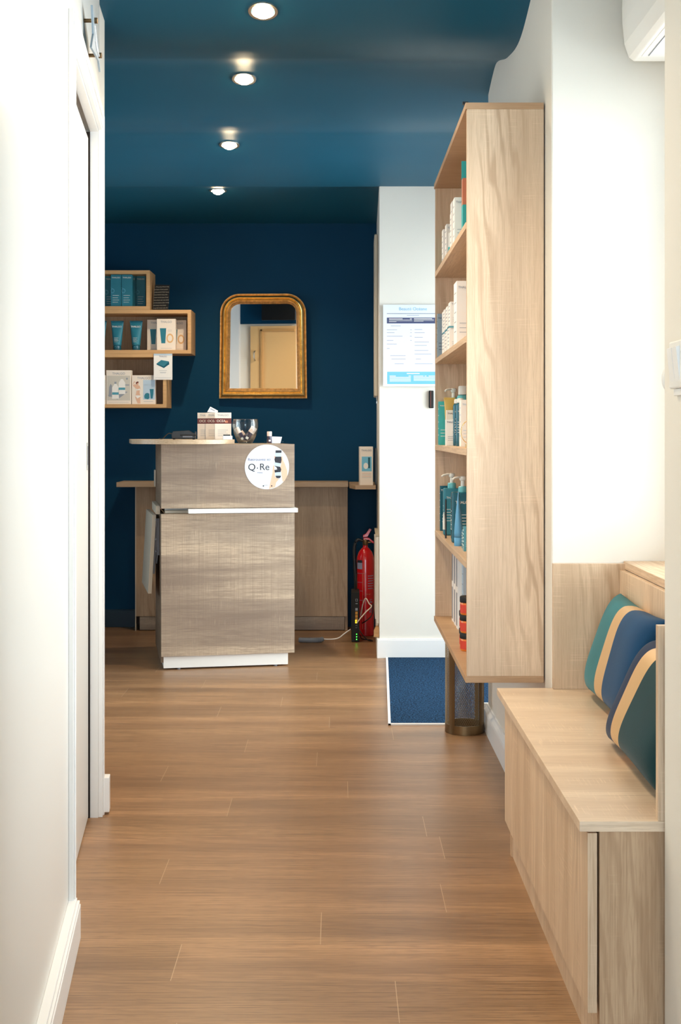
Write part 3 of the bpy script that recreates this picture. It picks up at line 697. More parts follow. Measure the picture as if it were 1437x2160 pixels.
bx('cable_cover', (-.006, -.0005, -.066, -.012, -.012, -.0005), 'white_trim', t, .001)
t = thing('wall_fitting', 'rounded white fitting peeking out on the niche edge left of the switch', 'wall fitting', (.610, 2.264, 1.235))
bm = NB(); lathe(bm, [(.002, 0), (.018, .001), (.030, .006), (.034, .014), (.034, .018), (.020, .026), (.002, .028)], 28)
obj('fitting_body', bm, 'white_lam', t, smooth=True, rot=(-PI/2, 0, 0))
bm = NB(); lathe(bm, [(.012, -.0), (.012, .004)], 16); obj('fitting_base', bm, 'grey', t, rot=(-PI/2, 0, 0))

# ------------------------------------------------------------------ plaque over the sliding door
def lwp(y, off, z): return (lx(y, W+off), y, z)
t = thing('wall_plaque', 'grey acrylic plaque on brass standoffs above the sliding door', 'plaque', lwp(3.24, .0, 2.05))
R0 = Vector(lwp(3.24, .0, 2.05))
def lp(y, off, z): return Vector(lwp(y, off, z))-R0
bm = NB(); out = [(3.22, 2.215), (3.30, 2.205), (3.42, 2.175), (3.50, 2.125), (3.44, 2.138), (3.35, 2.125), (3.19, 2.10), (3.26, 2.155)]
A = [bm.verts.new(lp(y, .022, z)) for y, z in out]; B = [bm.verts.new(lp(y, .027, z)) for y, z in out]
bm.faces.new(A); bm.faces.new(B[::-1]); [bm.faces.new((A[i], B[i], B[(i+1) % len(out)], A[(i+1) % len(out)])) for i in range(len(out))]
obj('plate', bm, 'greyblue', t)
bm = NB()
for a, b in (((3.27, 2.18), (3.36, 2.14)), ((3.36, 2.14), (3.30, 2.15)), ((3.30, 2.15), (3.42, 2.145))):
    tube(bm, [lp(a[0], .0285, a[1]), lp(b[0], .0285, b[1])], .0018, 6)
obj('engraving', bm, 'paper', t)
for y, z in ((3.28, 2.195), (3.43, 2.150)):
    bm = NB(); tube(bm, [lp(y, 0.001, z), lp(y, .034, z)], .005, 14); tube(bm, [lp(y, .027, z), lp(y, .035, z)], .0075, 14); obj('standoff', bm, 'bronze', t, autos=True, label='brass standoff')

# ------------------------------------------------------------------ ceiling spots
SP = [(620, 2.93), (555, 3.885), (515, 4.80), (484, 5.82), (460, 6.70)]  # first spot is an added, unseen lamp that warms the near walls
NM = ['recessed spotlight over the bench, just outside the top edge of the picture', 'recessed spotlight nearest the camera, at the top edge of the picture', 'large bright recessed spotlight, second from the camera', 'recessed spotlight third from the camera on the blue ceiling', 'farthest recessed spotlight, closest to the mirror wall']
def spot(i, px, Y):
    z = ceil_at(Y)-.001; X = (px-PX)*Y/F
    t = thing('ceiling_spotlight', NM[i], 'ceiling light', (X, Y, z), 0, 'recessed ceiling spotlights'); t.rotation_euler = (math.atan((ceil_at(Y+.03)-ceil_at(Y-.03))/.06), 0, 0)
    bm = NB(); lathe(bm, [(.036, -.004), (.045, -.004), (.046, 0), (.046, .03), (.036, .03), (.036, -.004)], 36, cap=False); obj('trim_ring', bm, 'steel', t, autos=True)
    bm = NB(); lathe(bm, [(.001, -.022), (.012, -.020), (.023, -.014), (.031, -.005), (.034, .004), (.001, .006)], 32, cap=False); obj('bulb', bm, 'lamp_glow', t, autos=True)
    l = bpy.data.lights.new('spot_light', 'SPOT'); l.energy = SPOT_W; l.color = SPOT_COL; l.spot_size = math.radians(140); l.spot_blend = .8; l.shadow_soft_size = .03
    o = bpy.data.objects.new('spot_light', l); C.objects.link(o); o.parent = t; o.location = (0, 0, -.045)
for i, (px, Y) in enumerate(SP): spot(i, px, Y)

# ------------------------------------------------------------------ reception kiosk
KA = math.atan2(.186, .983)
K = thing('reception_counter', 'grey driftwood reception counter on a white plinth in mid-room', 'counter', (-.848, 6.122, 0), KA)
KW, KD = .645, .58
bx('plinth', (.012, .615, .014, KD, .008, .066), 'white_lam', K)
for u in (.085, .555):
    bm = NB(); lathe(bm, [(.009, 0), (.009, .009)], 14, cx=u, cy=.028); obj('foot', bm, 'grey', K)
bx('front_panel', (0, KW, 0, .018, .066, .748), 'drift', K)
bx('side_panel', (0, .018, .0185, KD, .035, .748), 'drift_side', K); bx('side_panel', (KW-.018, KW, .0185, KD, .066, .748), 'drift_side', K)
bx('front_panel', (.0, KW, 0, .018, .775, 1.083), 'drift', K)
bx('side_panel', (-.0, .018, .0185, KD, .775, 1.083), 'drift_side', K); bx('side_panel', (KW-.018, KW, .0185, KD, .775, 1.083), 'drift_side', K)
bx('top_board', (.018, KW-.018, .0185, KD, 1.065, 1.0825), 'oak_top', K)
bx('inner_shelf', (.02, KW-.02, .03, KD-.02, .750, .764), 'beige_lam', K)
bx('rail', (-.022, -.002, .06, .50, .745, .785), 'beige_lam', K)
bx('back_rail', (.02, KW-.02, .06, .075, .7645, .774), 'white_lam', K)
bx('pull_out_tray', (.128, KW+.012, -.03, .40, .7515, .7725), 'white_lam', K, label='white pull-out tray')
# worktop, a stadium with a round nose towards the camera
bm = NB(); cx, cy, rr = .116, .155, .2515
pts = [(cx+rr*math.cos(PI+PI*i/40), cy+rr*.92*math.sin(PI+PI*i/40)) for i in range(41)]+[(cx+rr, .62), (cx-rr, .62)]
prism(bm, pts, 'z', 1.0835, 1.105); o = obj('worktop', bm, 'oak_top', K, .001, label='pale round-nosed worktop')
bx('upright_panel', (-.009, -.002, .50, .57, .86, .945), 'beige_lam', K)
# drop leaf hanging at the side
bm = NB()
v = [bm.verts.new(p) for p in ((-.036, .12, .738), (-.018, .12, .738), (-.030, .60, .738), (-.048, .60, .738), (-.058, .12, .355), (-.040, .12, .355), (-.052, .60, .355), (-.070, .60, .355))]
for f in ((0, 1, 2, 3), (4, 7, 6, 5), (0, 4, 5, 1), (1, 5, 6, 2), (2, 6, 7, 3), (3, 7, 4, 0)): bm.faces.new([v[i] for i in f])
dl = obj('drop_leaf', bm, 'beige_lam', K, .001, label='beige drop leaf hanging open')
bm = NB(); box(bm, -.016, -.002, .13, .15, .54, .72); box(bm, -.024, -.014, .125, .14, .68, .72); tube(bm, [(-.014, .134, .70), (-.030, .134, .45)], .006, 8); tube(bm, [(-.010, .134, .56), (-.016, .134, .50)], .004, 8)
for z in (.715, .62, .56): lathe(bm, [(.004, -.004), (.004, .004)], 10, cx=-.018, cy=.122, cz=z)
obj('bracket', bm, 'grey', dl, label='steel folding bracket')
# round sticker on the kiosk front
S = thing('round_sticker', 'round white sticker with bottle picture on the counter front', 'sticker', (0, 0, 0), KA)
def kw(u, v, z):
    return Vector((-.848+u*math.cos(KA)-v*math.sin(KA), 6.122+u*math.sin(KA)+v*math.cos(KA), z))
SR = .1085; S.location = kw(.510, -.0005, .972)
bm = NB(); flat(bm, disc(0, 0, SR, n=72), 0, 0, .0006); obj('sticker_face', bm, 'paper_cool', S)
text('Retrouvez ici', .0185, 'lilac_print', S, (-.038, -.0012, .036), sx=1.12, offset=.0002)
text('Q', .046, 'charcoal', S, (-.074, -.0012, -.002)); text('.', .046, 'charcoal', S, (-.0465, -.0012, .006)); text('Re', .046, 'charcoal', S, (-.012, -.0012, -.001))
text('PARIS', .009, 'lilac_print', S, (-.034, -.0012, -.028), sx=1.2)
text('qre.paris', .006, 'grey_print', S, (-.004, -.0012, -.088))
def zq(px, py): return ((px-697)*SR/562, (658-py)*SR/562)
bm = NB()
sk = [[(745, 1215), (800, 960), (835, 800), (850, 640), (880, 600), (900, 900), (940, 940), (1010, 960), (930, 1050), (905, 1170)], [(1050, 420), (1090, 380), (1110, 500), (1160, 600), (1215, 760), (1210, 890), (1150, 1000), (1095, 1040), (1070, 900), (1060, 800), (1030, 700), (1060, 560)], [(880, 380), (915, 390), (930, 470), (890, 500)]]
for p in sk: flat(bm, [zq(*q) for q in p][::-1], 0, -.0006, .0003)
obj('printed_hand', bm, 'skin_print', S, label='printed hands holding bottles')
for p in ([(915, 240), (1065, 240), (1065, 305), (915, 305)], [(910, 400), (1060, 400), (1070, 480), (1050, 570), (905, 545), (885, 470)], [(885, 630), (1030, 655), (1060, 720), (1040, 790), (895, 800), (885, 735), (960, 720), (940, 670)], [(910, 880), (1050, 880), (1045, 920), (1010, 945), (940, 940)]):
    bm = NB(); flat(bm, [zq(*q) for q in p][::-1], 0, -.0009, .0003); obj('printed_bottle', bm, 'charcoal', S)
bm = NB()
for q in ((605, 1135), (815, 1135)): 
    a = zq(*q); flat(bm, rect(a[0]-.003, a[0]+.003, a[1]-.003, a[1]+.003), 0, -.0006)
obj('printed_mark', bm, 'charcoal', S)
bm = NB()
for p in ([(915, 310), (1065, 310), (1060, 395), (910, 395)], [(890, 545), (1045, 575), (1030, 650), (885, 625)], [(900, 800), (1050, 780), (1055, 875), (910, 880)]): flat(bm, [zq(*q) for q in p][::-1], 0, -.0009, .0003)
obj('printed_labels', bm, 'pale_blue', S)

# ------------------------------------------------------------------ things on the counter
ZT = 1.1052
def thal(t, w, d, h):
    bm = NB(); flat(bm, rect(-w/2, w/2, h*.585, h*.79), 0, -d/2); flat(bm, rect(w*.12, w*.3, h*.62, h*.70), 1, -d/2-.0004); box(bm, w/2, w/2+.0004, -d/2, d/2, h*.585, h*.79, 0)
    obj('brown_band', bm, ['brown_print', 'amber_print'], t, label='brown printed band'); text('OCEA', w*.20, 'paper_warm', t, (-w*.12, -d/2-.0009, h*.685))
GC = 'cream cartons with brown band on the counter'
for u, v, lab in ((.236, .275, 'leftmost of the three cream cartons with brown band on the counter'), (.274, .237, 'middle of the three cream cartons with brown band on the counter'), (.316, .199, 'rightmost, front one of the three banded cream cartons on the counter')):
    p = kw(u, v, ZT); carton(lab, p, .081, .035, .133, 'paper_warm', KA-.12, GC, extra=thal, lines=4)
t = thing('price_tag', 'small white folded tag lying tilted on top of the banded cartons', 'tag', kw(.268, .237, ZT+.1335), KA)
bm = NB(); prism(bm, [(-.028, .003), (-.012, .030), (.026, .010), (.024, .0)], 'y', -.001, .001); obj('tag_card', bm, 'paper', t)
bm = NB(); flat(bm, [(-.014, .018), (-.010, .022), (.012, .011), (.008, .007)], 0, -.001); obj('printed_lines', bm, 'grey_print', t)
# card terminal
t = thing('card_terminal', 'black card payment terminal lying on the round worktop', 'card terminal', kw(.118, .10, ZT), KA-.1)
bm = NB(); prism(bm, [(-.06, .004), (.055, .004), (.055, .024), (.02, .044), (-.055, .040), (-.062, .024)], 'y', -.03, .06); obj('housing', bm, 'black', t, .002)
bx('tray', (-.02, .058, -.034, .05, .018, .024), 'black_matt', t); bx('display', (-.008, .040, -.0315, -.0300, .010, .018), 'grey', t)
bm = NB(); box(bm, -.018, -.012, -.034, .055, .024, .040); box(bm, .050, .056, -.034, .055, .024, .038); obj('tray_side', bm, 'black', t)
for x in (-.05, .045): bx('rubber_foot', (x-.006, x+.006, -.028, -.015, -.0, .004), 'black_matt', t)
bm = NB(); tube(bm, spline([(-.06, .02, .028), (-.078, .03, .030), (-.095, .06, .018), (-.11, .09, .004), (-.13, .14, .003)]), .0022, 8); obj('cable', bm, 'black', t, smooth=True)
# glass bowl with sample bottles
BC = kw(.428, .20, 1.0835)
t = thing('glass_bowl', 'clear round glass bowl holding sample bottles on the counter', 'bowl', BC, 0)
bm = NB(); pf = [(.002, .001), (.034, .001), (.046, .022), (.060, .055), (.0665, .085), (.066, .105), (.062, .122), (.0605, .1225), (.0605, .120), (.0645, .104), (.065, .085), (.0585, .056), (.0445, .024), (.033, .005), (.002, .005)]
lathe(bm, pf, 48, cap=False); obj('bowl_wall', bm, 'bowl', t, smooth=True)
def minib(label, loc, rot, L=.075, r=.013):
    t = thing('sample_bottle', label, 'bottle', loc, 0, 'dark sample bottles with pale caps'); t.rotation_euler = rot
    bm = NB(); lathe(bm, [(r*.9, 0), (r, .002), (r, L*.6), (r*.9, L*.62)], 24); obj('bottle_body', bm, 'dkbottle', t, autos=True)
    bm = NB(); lathe(bm, [(r*.96, L*.62), (r*.98, L), (r*.85, L+.002)], 24); obj('bottle_cap', bm, 'pinkcap', t, autos=True)
    bm = NB(); box(bm, -r*.4, r*.4, -r-.0008, -r+.001, L*.15, L*.3); obj('bottle_label', bm, 'paper', t)
    return t
minib('sample bottle leaning to the left inside the glass bowl', BC+Vector((-.006, -.012, .010)), (0, -.52, 0), .078)
minib('sample bottle with white cap half hidden at the back of the glass bowl', BC+Vector((.012, .018, .012)), (.1, -.62, 0), .060, .010)
minib('thick sample bottle leaning to the right inside the glass bowl', BC+Vector((.0, -.010, .014)), (0, .60, 0), .080, .0165)
# small stand, sample and cards
t = thing('card_stand', 'small white card on a black clip left of the glass bowl', 'card stand', kw(.325, .05, 1.1052), KA)
bx('card', (-.024, .022, 0, .012, 0, .018), 'paper_cool', t); bx('clip', (-.022, .012, .002, .010, .018, .024), 'black', t)
minib('little upright bottle with cream cap in front of the white cards', kw(.538, .12, 1.0835+.003), (0, 0, KA), .056, .0125)
t = thing('card_holder', 'clear holder with a white card at the right of the counter top', 'card holder', kw(.574, .14, 1.0835), KA)
bm = NB(); prism(bm, [(-.022, .002), (.022, .002), (.030, .034), (-.022, .036)], 'y', .0, .004); obj('card', bm, 'paper_cool', t)
bm = NB(); box(bm, -.055, .036, -.006, .012, .0, .0015); tube(bm, [(-.055, 0, .002), (-.055, 0, .012), (-.045, 0, .012)], .001, 6); tube(bm, [(.030, 0, .002), (.036, 0, .012), (.028, 0, .012)], .001, 6); obj('holder', bm, 'bowl', t)

# ------------------------------------------------------------------ low cabinets along the back wall
t = thing('low_cabinet', 'light oak low cabinet with overhanging ledge against the blue wall', 'cabinet', (-1.163, 7.357, 0))
bx('door', (0, .60, 0, .018, .082, .825), 'oak_cab', t); bx('door', (.603, 1.215, 0, .018, .082, .825), 'oak_cab', t)
bx('side_panel', (-.006, .0, .0, .142, .0, .829), 'beige_lam', t); bx('side_panel', (1.199, 1.217, .0185, .142, .0, .829), 'oak_cab', t)
bx('plinth', (.02, 1.198, .004, .018, .004, .080), 'drift', t)
bx('carcass', (.002, 1.198, .019, .142, .03, .828), 'gap', t)
bx('ledge', (-.095, 1.219, -.105, .142, .830, .857), 'oak_top_edge', t)
bm = NB(); prism(bm, [(.062, 7.12), (.092, 6.98), (.2045, 6.98), (.219, YB-.002), (.062, YB-.002)], 'z', .829, .851)
tag(obj('corner_shelf', bm, 'oak_top_edge', None, .001), 'small oak corner shelf above the fire extinguisher', 'shelf')
def teal_pic(t, w, d, h):
    bm = NB(); flat(bm, rect(-w*.36, w*.40, h*.36, h*.74), 0, -d/2); flat(bm, disc(-w*.05, h*.5, w*.18, h*.08), 2, -d/2-.0004); flat(bm, rect(w*.12, w*.28, h*.44, h*.72), 1, -d/2-.0004)
    for k in range(4): flat(bm, rect(-w*.34, w*.36, h*(.30-.035*k), h*(.30-.035*k)+.0012), 3 if k % 2 else 4, -d/2)
    obj('printed_picture', bm, ['sky_print', 'teal_dk', 'paper', 'grey_print', 'amber_print'], t)
carton('white gift carton with teal picture standing on the corner shelf', (.151, 7.02, .8512), .072, .045, .211, 'paper_warm', .12, 'cartons by the extinguisher', lines=0, extra=teal_pic)
bx_ = bx('picture_frame', (-.004, .004, 0, .20, 0, .20), 'black', None, loc=(.206, 7.08, .8515)); tag(bx_, 'thin black frame leaning behind the white gift carton', 'frame')

# ------------------------------------------------------------------ extinguisher, router, cables
t = thing('fire_extinguisher', 'red fire extinguisher standing in the dark corner', 'fire extinguisher', (.152, 7.20, 0))
bm = NB(); lathe(bm, [(.046, .0), (.0495, .004), (.0495, .415), (.047, .44), (.038, .468), (.022, .488), (.014, .494), (.014, .505)], 40); obj('cylinder', bm, 'red', t, autos=True)
bm = NB(); lathe(bm, [(.013, .505), (.015, .508), (.015, .535), (.010, .54)], 20); tube(bm, [(0, 0, .52), (.03, 0, .522), (.045, -.004, .524)], .005); obj('valve', bm, 'bronze', t, autos=True)
bm = NB(); prism(bm, [(-.012, .535), (.018, .535), (.045, .515), (.048, .525), (.02, .548), (-.010, .548)], 'y', -.01, .01); prism(bm, [(-.014, .55), (.012, .552), (.036, .595), (.022, .600), (.004, .572), (-.014, .562)], 'y', -.009, .009); obj('handle', bm, 'red', t, .002)
bm = NB(); tube(bm, spline([(-.012, 0, .53), (-.045, 0, .535), (-.062, .0, .49), (-.060, -.01, .40), (-.056, -.02, .3), (-.054, -.02, .12)]), .008, 12); obj('hose', bm, 'black', t, smooth=True)
bm = NB()
def wrap(bm, a0, a1, z0, z1, r=.0501, n=8, mi=0):
    for i in range(n):
        p, q = a0+(a1-a0)*i/n, a0+(a1-a0)*(i+1)/n
        bm.faces.new([bm.verts.new((r*math.cos(g), r*math.sin(g), z)) for g, z in ((p, z0), (q, z0), (q, z1), (p, z1))]).material_index = mi
wrap(bm, -2.7, -1.95, .375, .41, mi=0); wrap(bm, -2.7, -1.95, .41, .425, mi=1); wrap(bm, -3.0, -2.8, .345, .41, mi=1)
for k in range(6): wrap(bm, -1.3, -.55, .335-.014*k, .339-.014*k, mi=0)
for z in (.35, .30, .252, .20): wrap(bm, -2.75, -1.9, z, z+.0015, mi=0)
wrap(bm, -1.92, -1.88, .04, .35, mi=2); wrap(bm, -1.62, -1.60, .04, .35, mi=2); wrap(bm, -1.92, -1.60, .35, .352, mi=2)
o = obj('printed_notice', bm, ['lilac_print', 'charcoal', 'amber_print'], t)
text('LB 1.6kg', .022, 'lilac_print', t, (.030, -.0425, .17), (PI/2, PI/2, .60))
text('SICLI', .012, 'amber_print', t, (.014, -.0485, .235), (PI/2, 0, .25))
t = thing('internet_router', 'black upright box with yellow ports and green lights, before extinguisher', 'router', (.093, 6.95, 0))
bx('housing', (-.0215, .0215, 0, .16, .002, .272), 'black_matt', t, .003)
bm = NB(); [flat(bm, disc(.006, z, .0028, n=14), 0, 0) for z in (.016, .030, .044)]; obj('status_light', bm, 'led_green', t)
bm = NB(); [flat(bm, rect(-.001, .012, z, z+.015), 0, 0) for z in (.116, .134, .152)]; obj('port', bm, 'port_yellow', t)
bm = NB(); [flat(bm, rect(-.001, .006, z, z+.007), 0, -.0005) for z in (.104, .114)]; obj('port_light', bm, 'led_yellow', t)
bm = NB(); [flat(bm, p, 0, 0) for p in (rect(-.001, .012, .172, .186), rect(.0, .012, .208, .212), rect(0, .002, .222, .236), rect(.010, .012, .222, .236), rect(0, .012, .222, .224), rect(0, .012, .234, .236), rect(0, .010, .09, .092), rect(0, .009, .078, .08))]; obj('port_marking', bm, 'grey_print', t)
bm = NB(); tube(bm, [(.002, .12, .272), (.008, .12, .36)], .004, 8); obj('antenna', bm, 'black', t)
bm = NB(); tube(bm, spline([(-.215, 6.935, .016), (-.15, 6.93, .014), (-.10, 6.94, .015), (-.086, 6.95, .018)]), .013, 14)
for k in range(24):
    x = -.21+.005*k; tube(bm, [(x, 6.9335+.0004*k/24, .0155), (x+.0022, 6.934, .0155)], .0142, 14)
tag(obj('cable_sleeve', bm, 'grey', None, smooth=True), 'ribbed grey cable sleeve on the floor right of the counter', 'cable')
bm = NB(); tube(bm, spline([(-.09, 6.95, .018), (-.04, 6.955, .016), (.0, 6.96, .022), (.035, 6.975, .045), (.066, 7.0, .062)]), .0032, 8)
tag(obj('network_cable', bm, 'paper', None, smooth=True), 'white cable running from the grey sleeve to the router', 'cable')
bm = NB(); tube(bm, spline([(.100, 6.944, .105), (.118, 6.94, .130), (.15, 6.95, .165), (.180, 6.98, .190), (.168, 6.99, .205), (.150, 7.0, .232), (.135, 7.02, .20), (.122, 7.04, .13)]), .0032, 8)
tag(obj('network_cable', bm, 'paper_warm', None, smooth=True), 'pale looped cable leaving the yellow ports of the router', 'cable')
bm = NB(); tube(bm, spline([(.103, 6.944, .09), (.125, 6.94, .05), (.16, 6.95, .012), (.185, 6.96, .006), (.175, 6.99, .006), (.13, 7.02, .008), (.12, 7.08, .02)]), .003, 8); tube(bm, spline([(.13, 7.04, .09), (.16, 7.03, .11), (.185, 7.03, .14), (.190, 7.04, .20)]), .003, 8)
tag(obj('power_cable', bm, 'black', None, smooth=True), 'tangle of black cable at the foot of the extinguisher', 'cable')
# heaters on the alcove wall
t = thing('wall_heater', 'tall slim white wall heater at the edge of the blue alcove', 'heater', (.197, 6.95, 1.337))
bm = NB(); box(bm, -.002, .018, 0, .34, 0, .88); obj('heater_body', bm, 'beige_lam', t, .006, rot=(0, 0, -.016))
bm = NB(); tube(bm, [(.012, .03, -.002), (.014, .03, -.03)], .004, 8); lathe(bm, [(.006, -.04), (.006, -.028)], 14, cx=.014, cy=.03); obj('valve', bm, 'steel', t)
t = thing('panel_radiator', 'low white panel radiator beside the fire extinguisher', 'radiator', (.196, 6.62, .15))
bm = NB(); box(bm, 0, .014, 0, .46, 0, .45); box(bm, -.006, 0, .02, .44, .02, .43); obj('radiator_body', bm, 'white_lam', t, .003, rot=(0, 0, -.016))
bx('top_grille', (-.004, .014, 0, .46, .451, .462), 'beige_lam', t, rot=(0, 0, -.016))
bm = NB(); prism(bm, [(.18, 6.50), (.207, 6.50), (.209, 6.66), (.196, 6.66)], 'z', .10, .135); 
tag(obj('wood_block', bm, 'oak_honey', None, .001), 'small wooden block on the alcove corner under the radiator', 'block')

# ------------------------------------------------------------------ poster, handle box on the white wall
t = thing('price_poster', 'white printed price list poster on the entrance wall', 'poster', (.2255, 6.452, 1.372))
t.location = at(808.5, 815, 6.462)
PW, PH = .30, .412
bx('sheet', (0, PW, -.003, 0, 0, PH), 'paper_cool', t, 0)
def pq(zx, zy): return ((zx-215)/7.713/417.8, PH-(zy-180)/7.713/417.8)
bm = NB()
for a, b, m in (((275, 390), (1280, 485), 0), ((275, 320), (1280, 327), 0), ((280, 1270), (1280, 1470), 1)):
    p, q = pq(*a), pq(*b); bm = NB(); flat(bm, rect(p[0], min(q[0], PW-.012), q[1], p[1]), m, -.003); obj('colour_band', bm, ['navy_print', 'sky_print'], t)
bm = NB(); rnd = random.Random(3)
for (x0, x1, yy, hh) in [(310, 530, 405, 9), (650, 682, 405, 9), (715, 1010, 403, 9), (310, 680, 425, 4), (310, 690, 440, 4), (310, 430, 455, 5), (715, 1040, 420, 4), (715, 1040, 435, 4), (715, 870, 447, 5), (600, 808, 1292, 14), (320, 420, 1335, 11), (630, 668, 1335, 10), (710, 870, 1335, 10), (890, 920, 1335, 10), (955, 1100, 1335, 10)]+[(320, 665, 1355+14*k, 6) for k in range(6)]+[(710, 1180, 1355+14*k, 6) for k in range(5)]:
    p, q = pq(x0, yy), pq(x1, yy+hh); flat(bm, rect(p[0], q[0], q[1], p[1]), 0, -.0036)
obj('reversed_lines', bm, 'paper', t)
bm = NB()
for (x0, x1, yy) in [(275, 440, 585), (275, 400, 630), (275, 530, 688), (275, 380, 758), (275, 435, 818), (275, 320, 888), (655, 680, 585), (655, 680, 630), (650, 680, 688), (655, 680, 758), (725, 850, 580), (725, 890, 630), (725, 860, 707), (725, 960, 785), (725, 925, 840), (725, 950, 920), (725, 1000, 980), (745, 830, 1060), (730, 1020, 1135), (330, 580, 1005), (350, 580, 1060), (400, 550, 1135), (340, 500, 520), (600, 800, 350)]:
    p, q = pq(x0, yy), pq(x1, yy+7); flat(bm, rect(p[0], q[0], q[1], p[1]), 0, -.003)
obj('printed_lines', bm, 'lilac_print', t)
p = pq(700, 250); text('Beauté Océane', .0235, 'sky_print', t, (p[0], -.0036, p[1]), sx=.98, offset=-.0002)
t = thing('door_buffer', 'black rubber door handle on the white entrance wall', 'handle', at(905, 861, 6.45))
bx('grip', (0, .026, .008, .018, 0, .089), 'black', t, .004); bx('grip_groove', (.008, .011, .007, .0085, .004, .085), 'brown_print', t)

# ------------------------------------------------------------------ box shelves on the back wall
def wshelf(name, label, x0, x1, z0, z1, g):
    t = thing(name, label, 'shelf', (x0, 7.28, z0), 0, g); w_, h = x1-x0, z1-z0; q = .0205; d = YB-7.28-.001
    bx('bottom_panel', (0, w_, 0, d, 0, q), 'oak_honey', t); bx('top_panel', (0, w_, 0, d, h-q, h), 'oak_honey', t)
    bx('side_panel', (w_-q, w_, 0.0003, d, q, h-q), 'oak_honey', t); bx('side_panel', (0, q, 0.0003, d, q, h-q), 'oak_honey', t)
    bx('back_panel', (q, w_-q, d-.006, d, q, h-q), 'oak_cab', t); return t
GS = 'oak box shelves on the blue wall'
wshelf('box_shelf', 'uppermost oak box shelf, holding teal cartons', -1.75, -1.073, 1.8372, 2.062, GS)
wshelf('box_shelf', 'middle and widest oak box shelf, holding three teal tubes', -1.75, -.838, 1.588, 1.837, GS)
wshelf('box_shelf', 'lowest oak box shelf, with picture cartons', -1.75, -.978, 1.280, 1.5878, GS)
def sy(px, Y): return (px-PX)*Y/F
def hz(py, Y): return CH-(py-HY)*Y/F
def ring_logo(t, w, d, h):
    bm = NB(); c = (-w*.32, h*.49)
    for r, o_ in ((w*.20, 0),):
        tube(bm, [(c[0]+r*math.cos(2*PI*i/20)*.8, -d/2-.0004, c[1]+r*math.sin(2*PI*i/20)) for i in range(21)], .0009, 5)
        tube(bm, [(c[0]-r*.9, -d/2-.0004, c[1]+r*1.6), (c[0]+r*.9, -d/2-.0004, c[1]), (c[0]-r*.9, -d/2-.0004, c[1]-r*1.3)], .0007, 5)
    obj('printed_logo', bm, 'sky_print', t)
GT = 'teal cartons on the uppermost box shelf'
zt = 1.8372+.0205
for px0, px1, Y, d, lab, top_ in ((233.5, 255.8, 7.30, .05, 'teal carton at the front left of the uppermost box shelf', 579), (256.4, 279, 7.30, .05, 'teal carton at the front right of the uppermost box shelf', 579), (221, 243, 7.38, .05, 'shaded teal carton behind, leftmost on the uppermost box shelf', 582), (262, 286.5, 7.38, .05, 'shaded teal carton behind the front pair on the uppermost box shelf', 582), (287, 307, 7.38, .05, 'shaded teal carton at the right end of the uppermost box shelf', 582)):
    x0, x1 = sy(px0, Y), sy(px1, Y)
    carton(lab, ((x0+x1)/2, Y+d/2, zt), x1-x0-.001, d, hz(top_, Y)-zt, 'teal', 0, GT, extra=ring_logo, lines=4, tcol='paper', bs=.013)
# chalkboard
t = thing('chalkboard', 'small black board with chalk handwriting standing beside the uppermost shelf', 'chalkboard', (sy(340, 7.34), 7.34, 1.8373), 0)
bm = NB(); prism(bm, [(-.048, 0), (.040, 0), (.050, .148), (-.036, .150)], 'y', 0, .006); obj('board', bm, 'black_matt', t)
bm = NB(); rnd = random.Random(5)
for k in range(9):
    z = .136-.0152*k; x0 = -.040-.0011*k+.010*(k == 0); x = x0
    while x < .040-.0012*k:
        wd = rnd.uniform(.010, .022); n = int(wd/.0022); pts = []
        for i in range(n+1): pts.append((min(x+wd*i/n, .044), -.0006, z+.0006*rnd.uniform(-1, 1)+(.0028 if i % 2 else -.0022)*rnd.uniform(.4, 1.2)+.0015*(x-x0)/.08))
        if len(pts) > 1: tube(bm, pts, .00055, 4)
        x += wd+.0035
obj('handwriting', bm, 'chalk', t)
bx('foot', (-.04, .03, .006, .03, 0, .006), 'black_matt', t)
# tubes
GU = 'teal tubes on the middle box shelf'
zm = 1.588+.0205
T0 = cos_tube('teal tube leftmost on the middle box shelf, cut by the wall edge', (sy(211.5, 7.34), 7.34, zm), .074, .170, 0, GU, 'teal', 'teal_dk')
for px, lab in ((247.5, 'teal tube in the middle of the middle box shelf'), (287.3, 'teal tube right next to the white sponge cartons, middle box shelf')):
    dup(T0, (sy(px, 7.34), 7.34, zm), None, lab)
def sponge(t, w, d, h):
    bm = NB(); flat(bm, [(-w*.34, h*.70), (w*.0, h*.70), (-w*.05, h*.22), (-w*.26, h*.22)][::-1], 0, -d/2); flat(bm, disc(w*.20, h*.38, w*.19, h*.15), 1, -d/2); flat(bm, disc(w*.20, h*.38, w*.12, h*.10), 2, -d/2-.0004)
    for k in range(2): flat(bm, rect(w*.08, w*.30, h*(.60+.04*k), h*(.60+.04*k)+.001), 3, -d/2)
    flat(bm, rect(-w*.3, w*.3, h*.06, h*.06+.0012), 3, -d/2)
    obj('printed_picture', bm, ['teal', 'sand_print', 'paper_warm', 'grey_print'], t, label='printed teal tube and sponge')
GP = 'white sponge cartons on the middle box shelf'
for px0, px1, Y, lab, tp in ((331, 370.5, 7.30, 'white carton with tube and sponge picture, front one on middle shelf', 672.5), (310.5, 349, 7.37, 'shaded white carton behind and left of the front sponge carton', 674.5), (356, 393, 7.37, 'shaded white carton behind and right of the front sponge carton', 675.5)):
    x0, x1 = sy(px0, Y), sy(px1, Y); carton(lab, ((x0+x1)/2, Y+.02, zm), x1-x0, .04, hz(tp, Y)-zm, 'paper_warm', 0, GP, extra=sponge, lines=0, bs=.016)
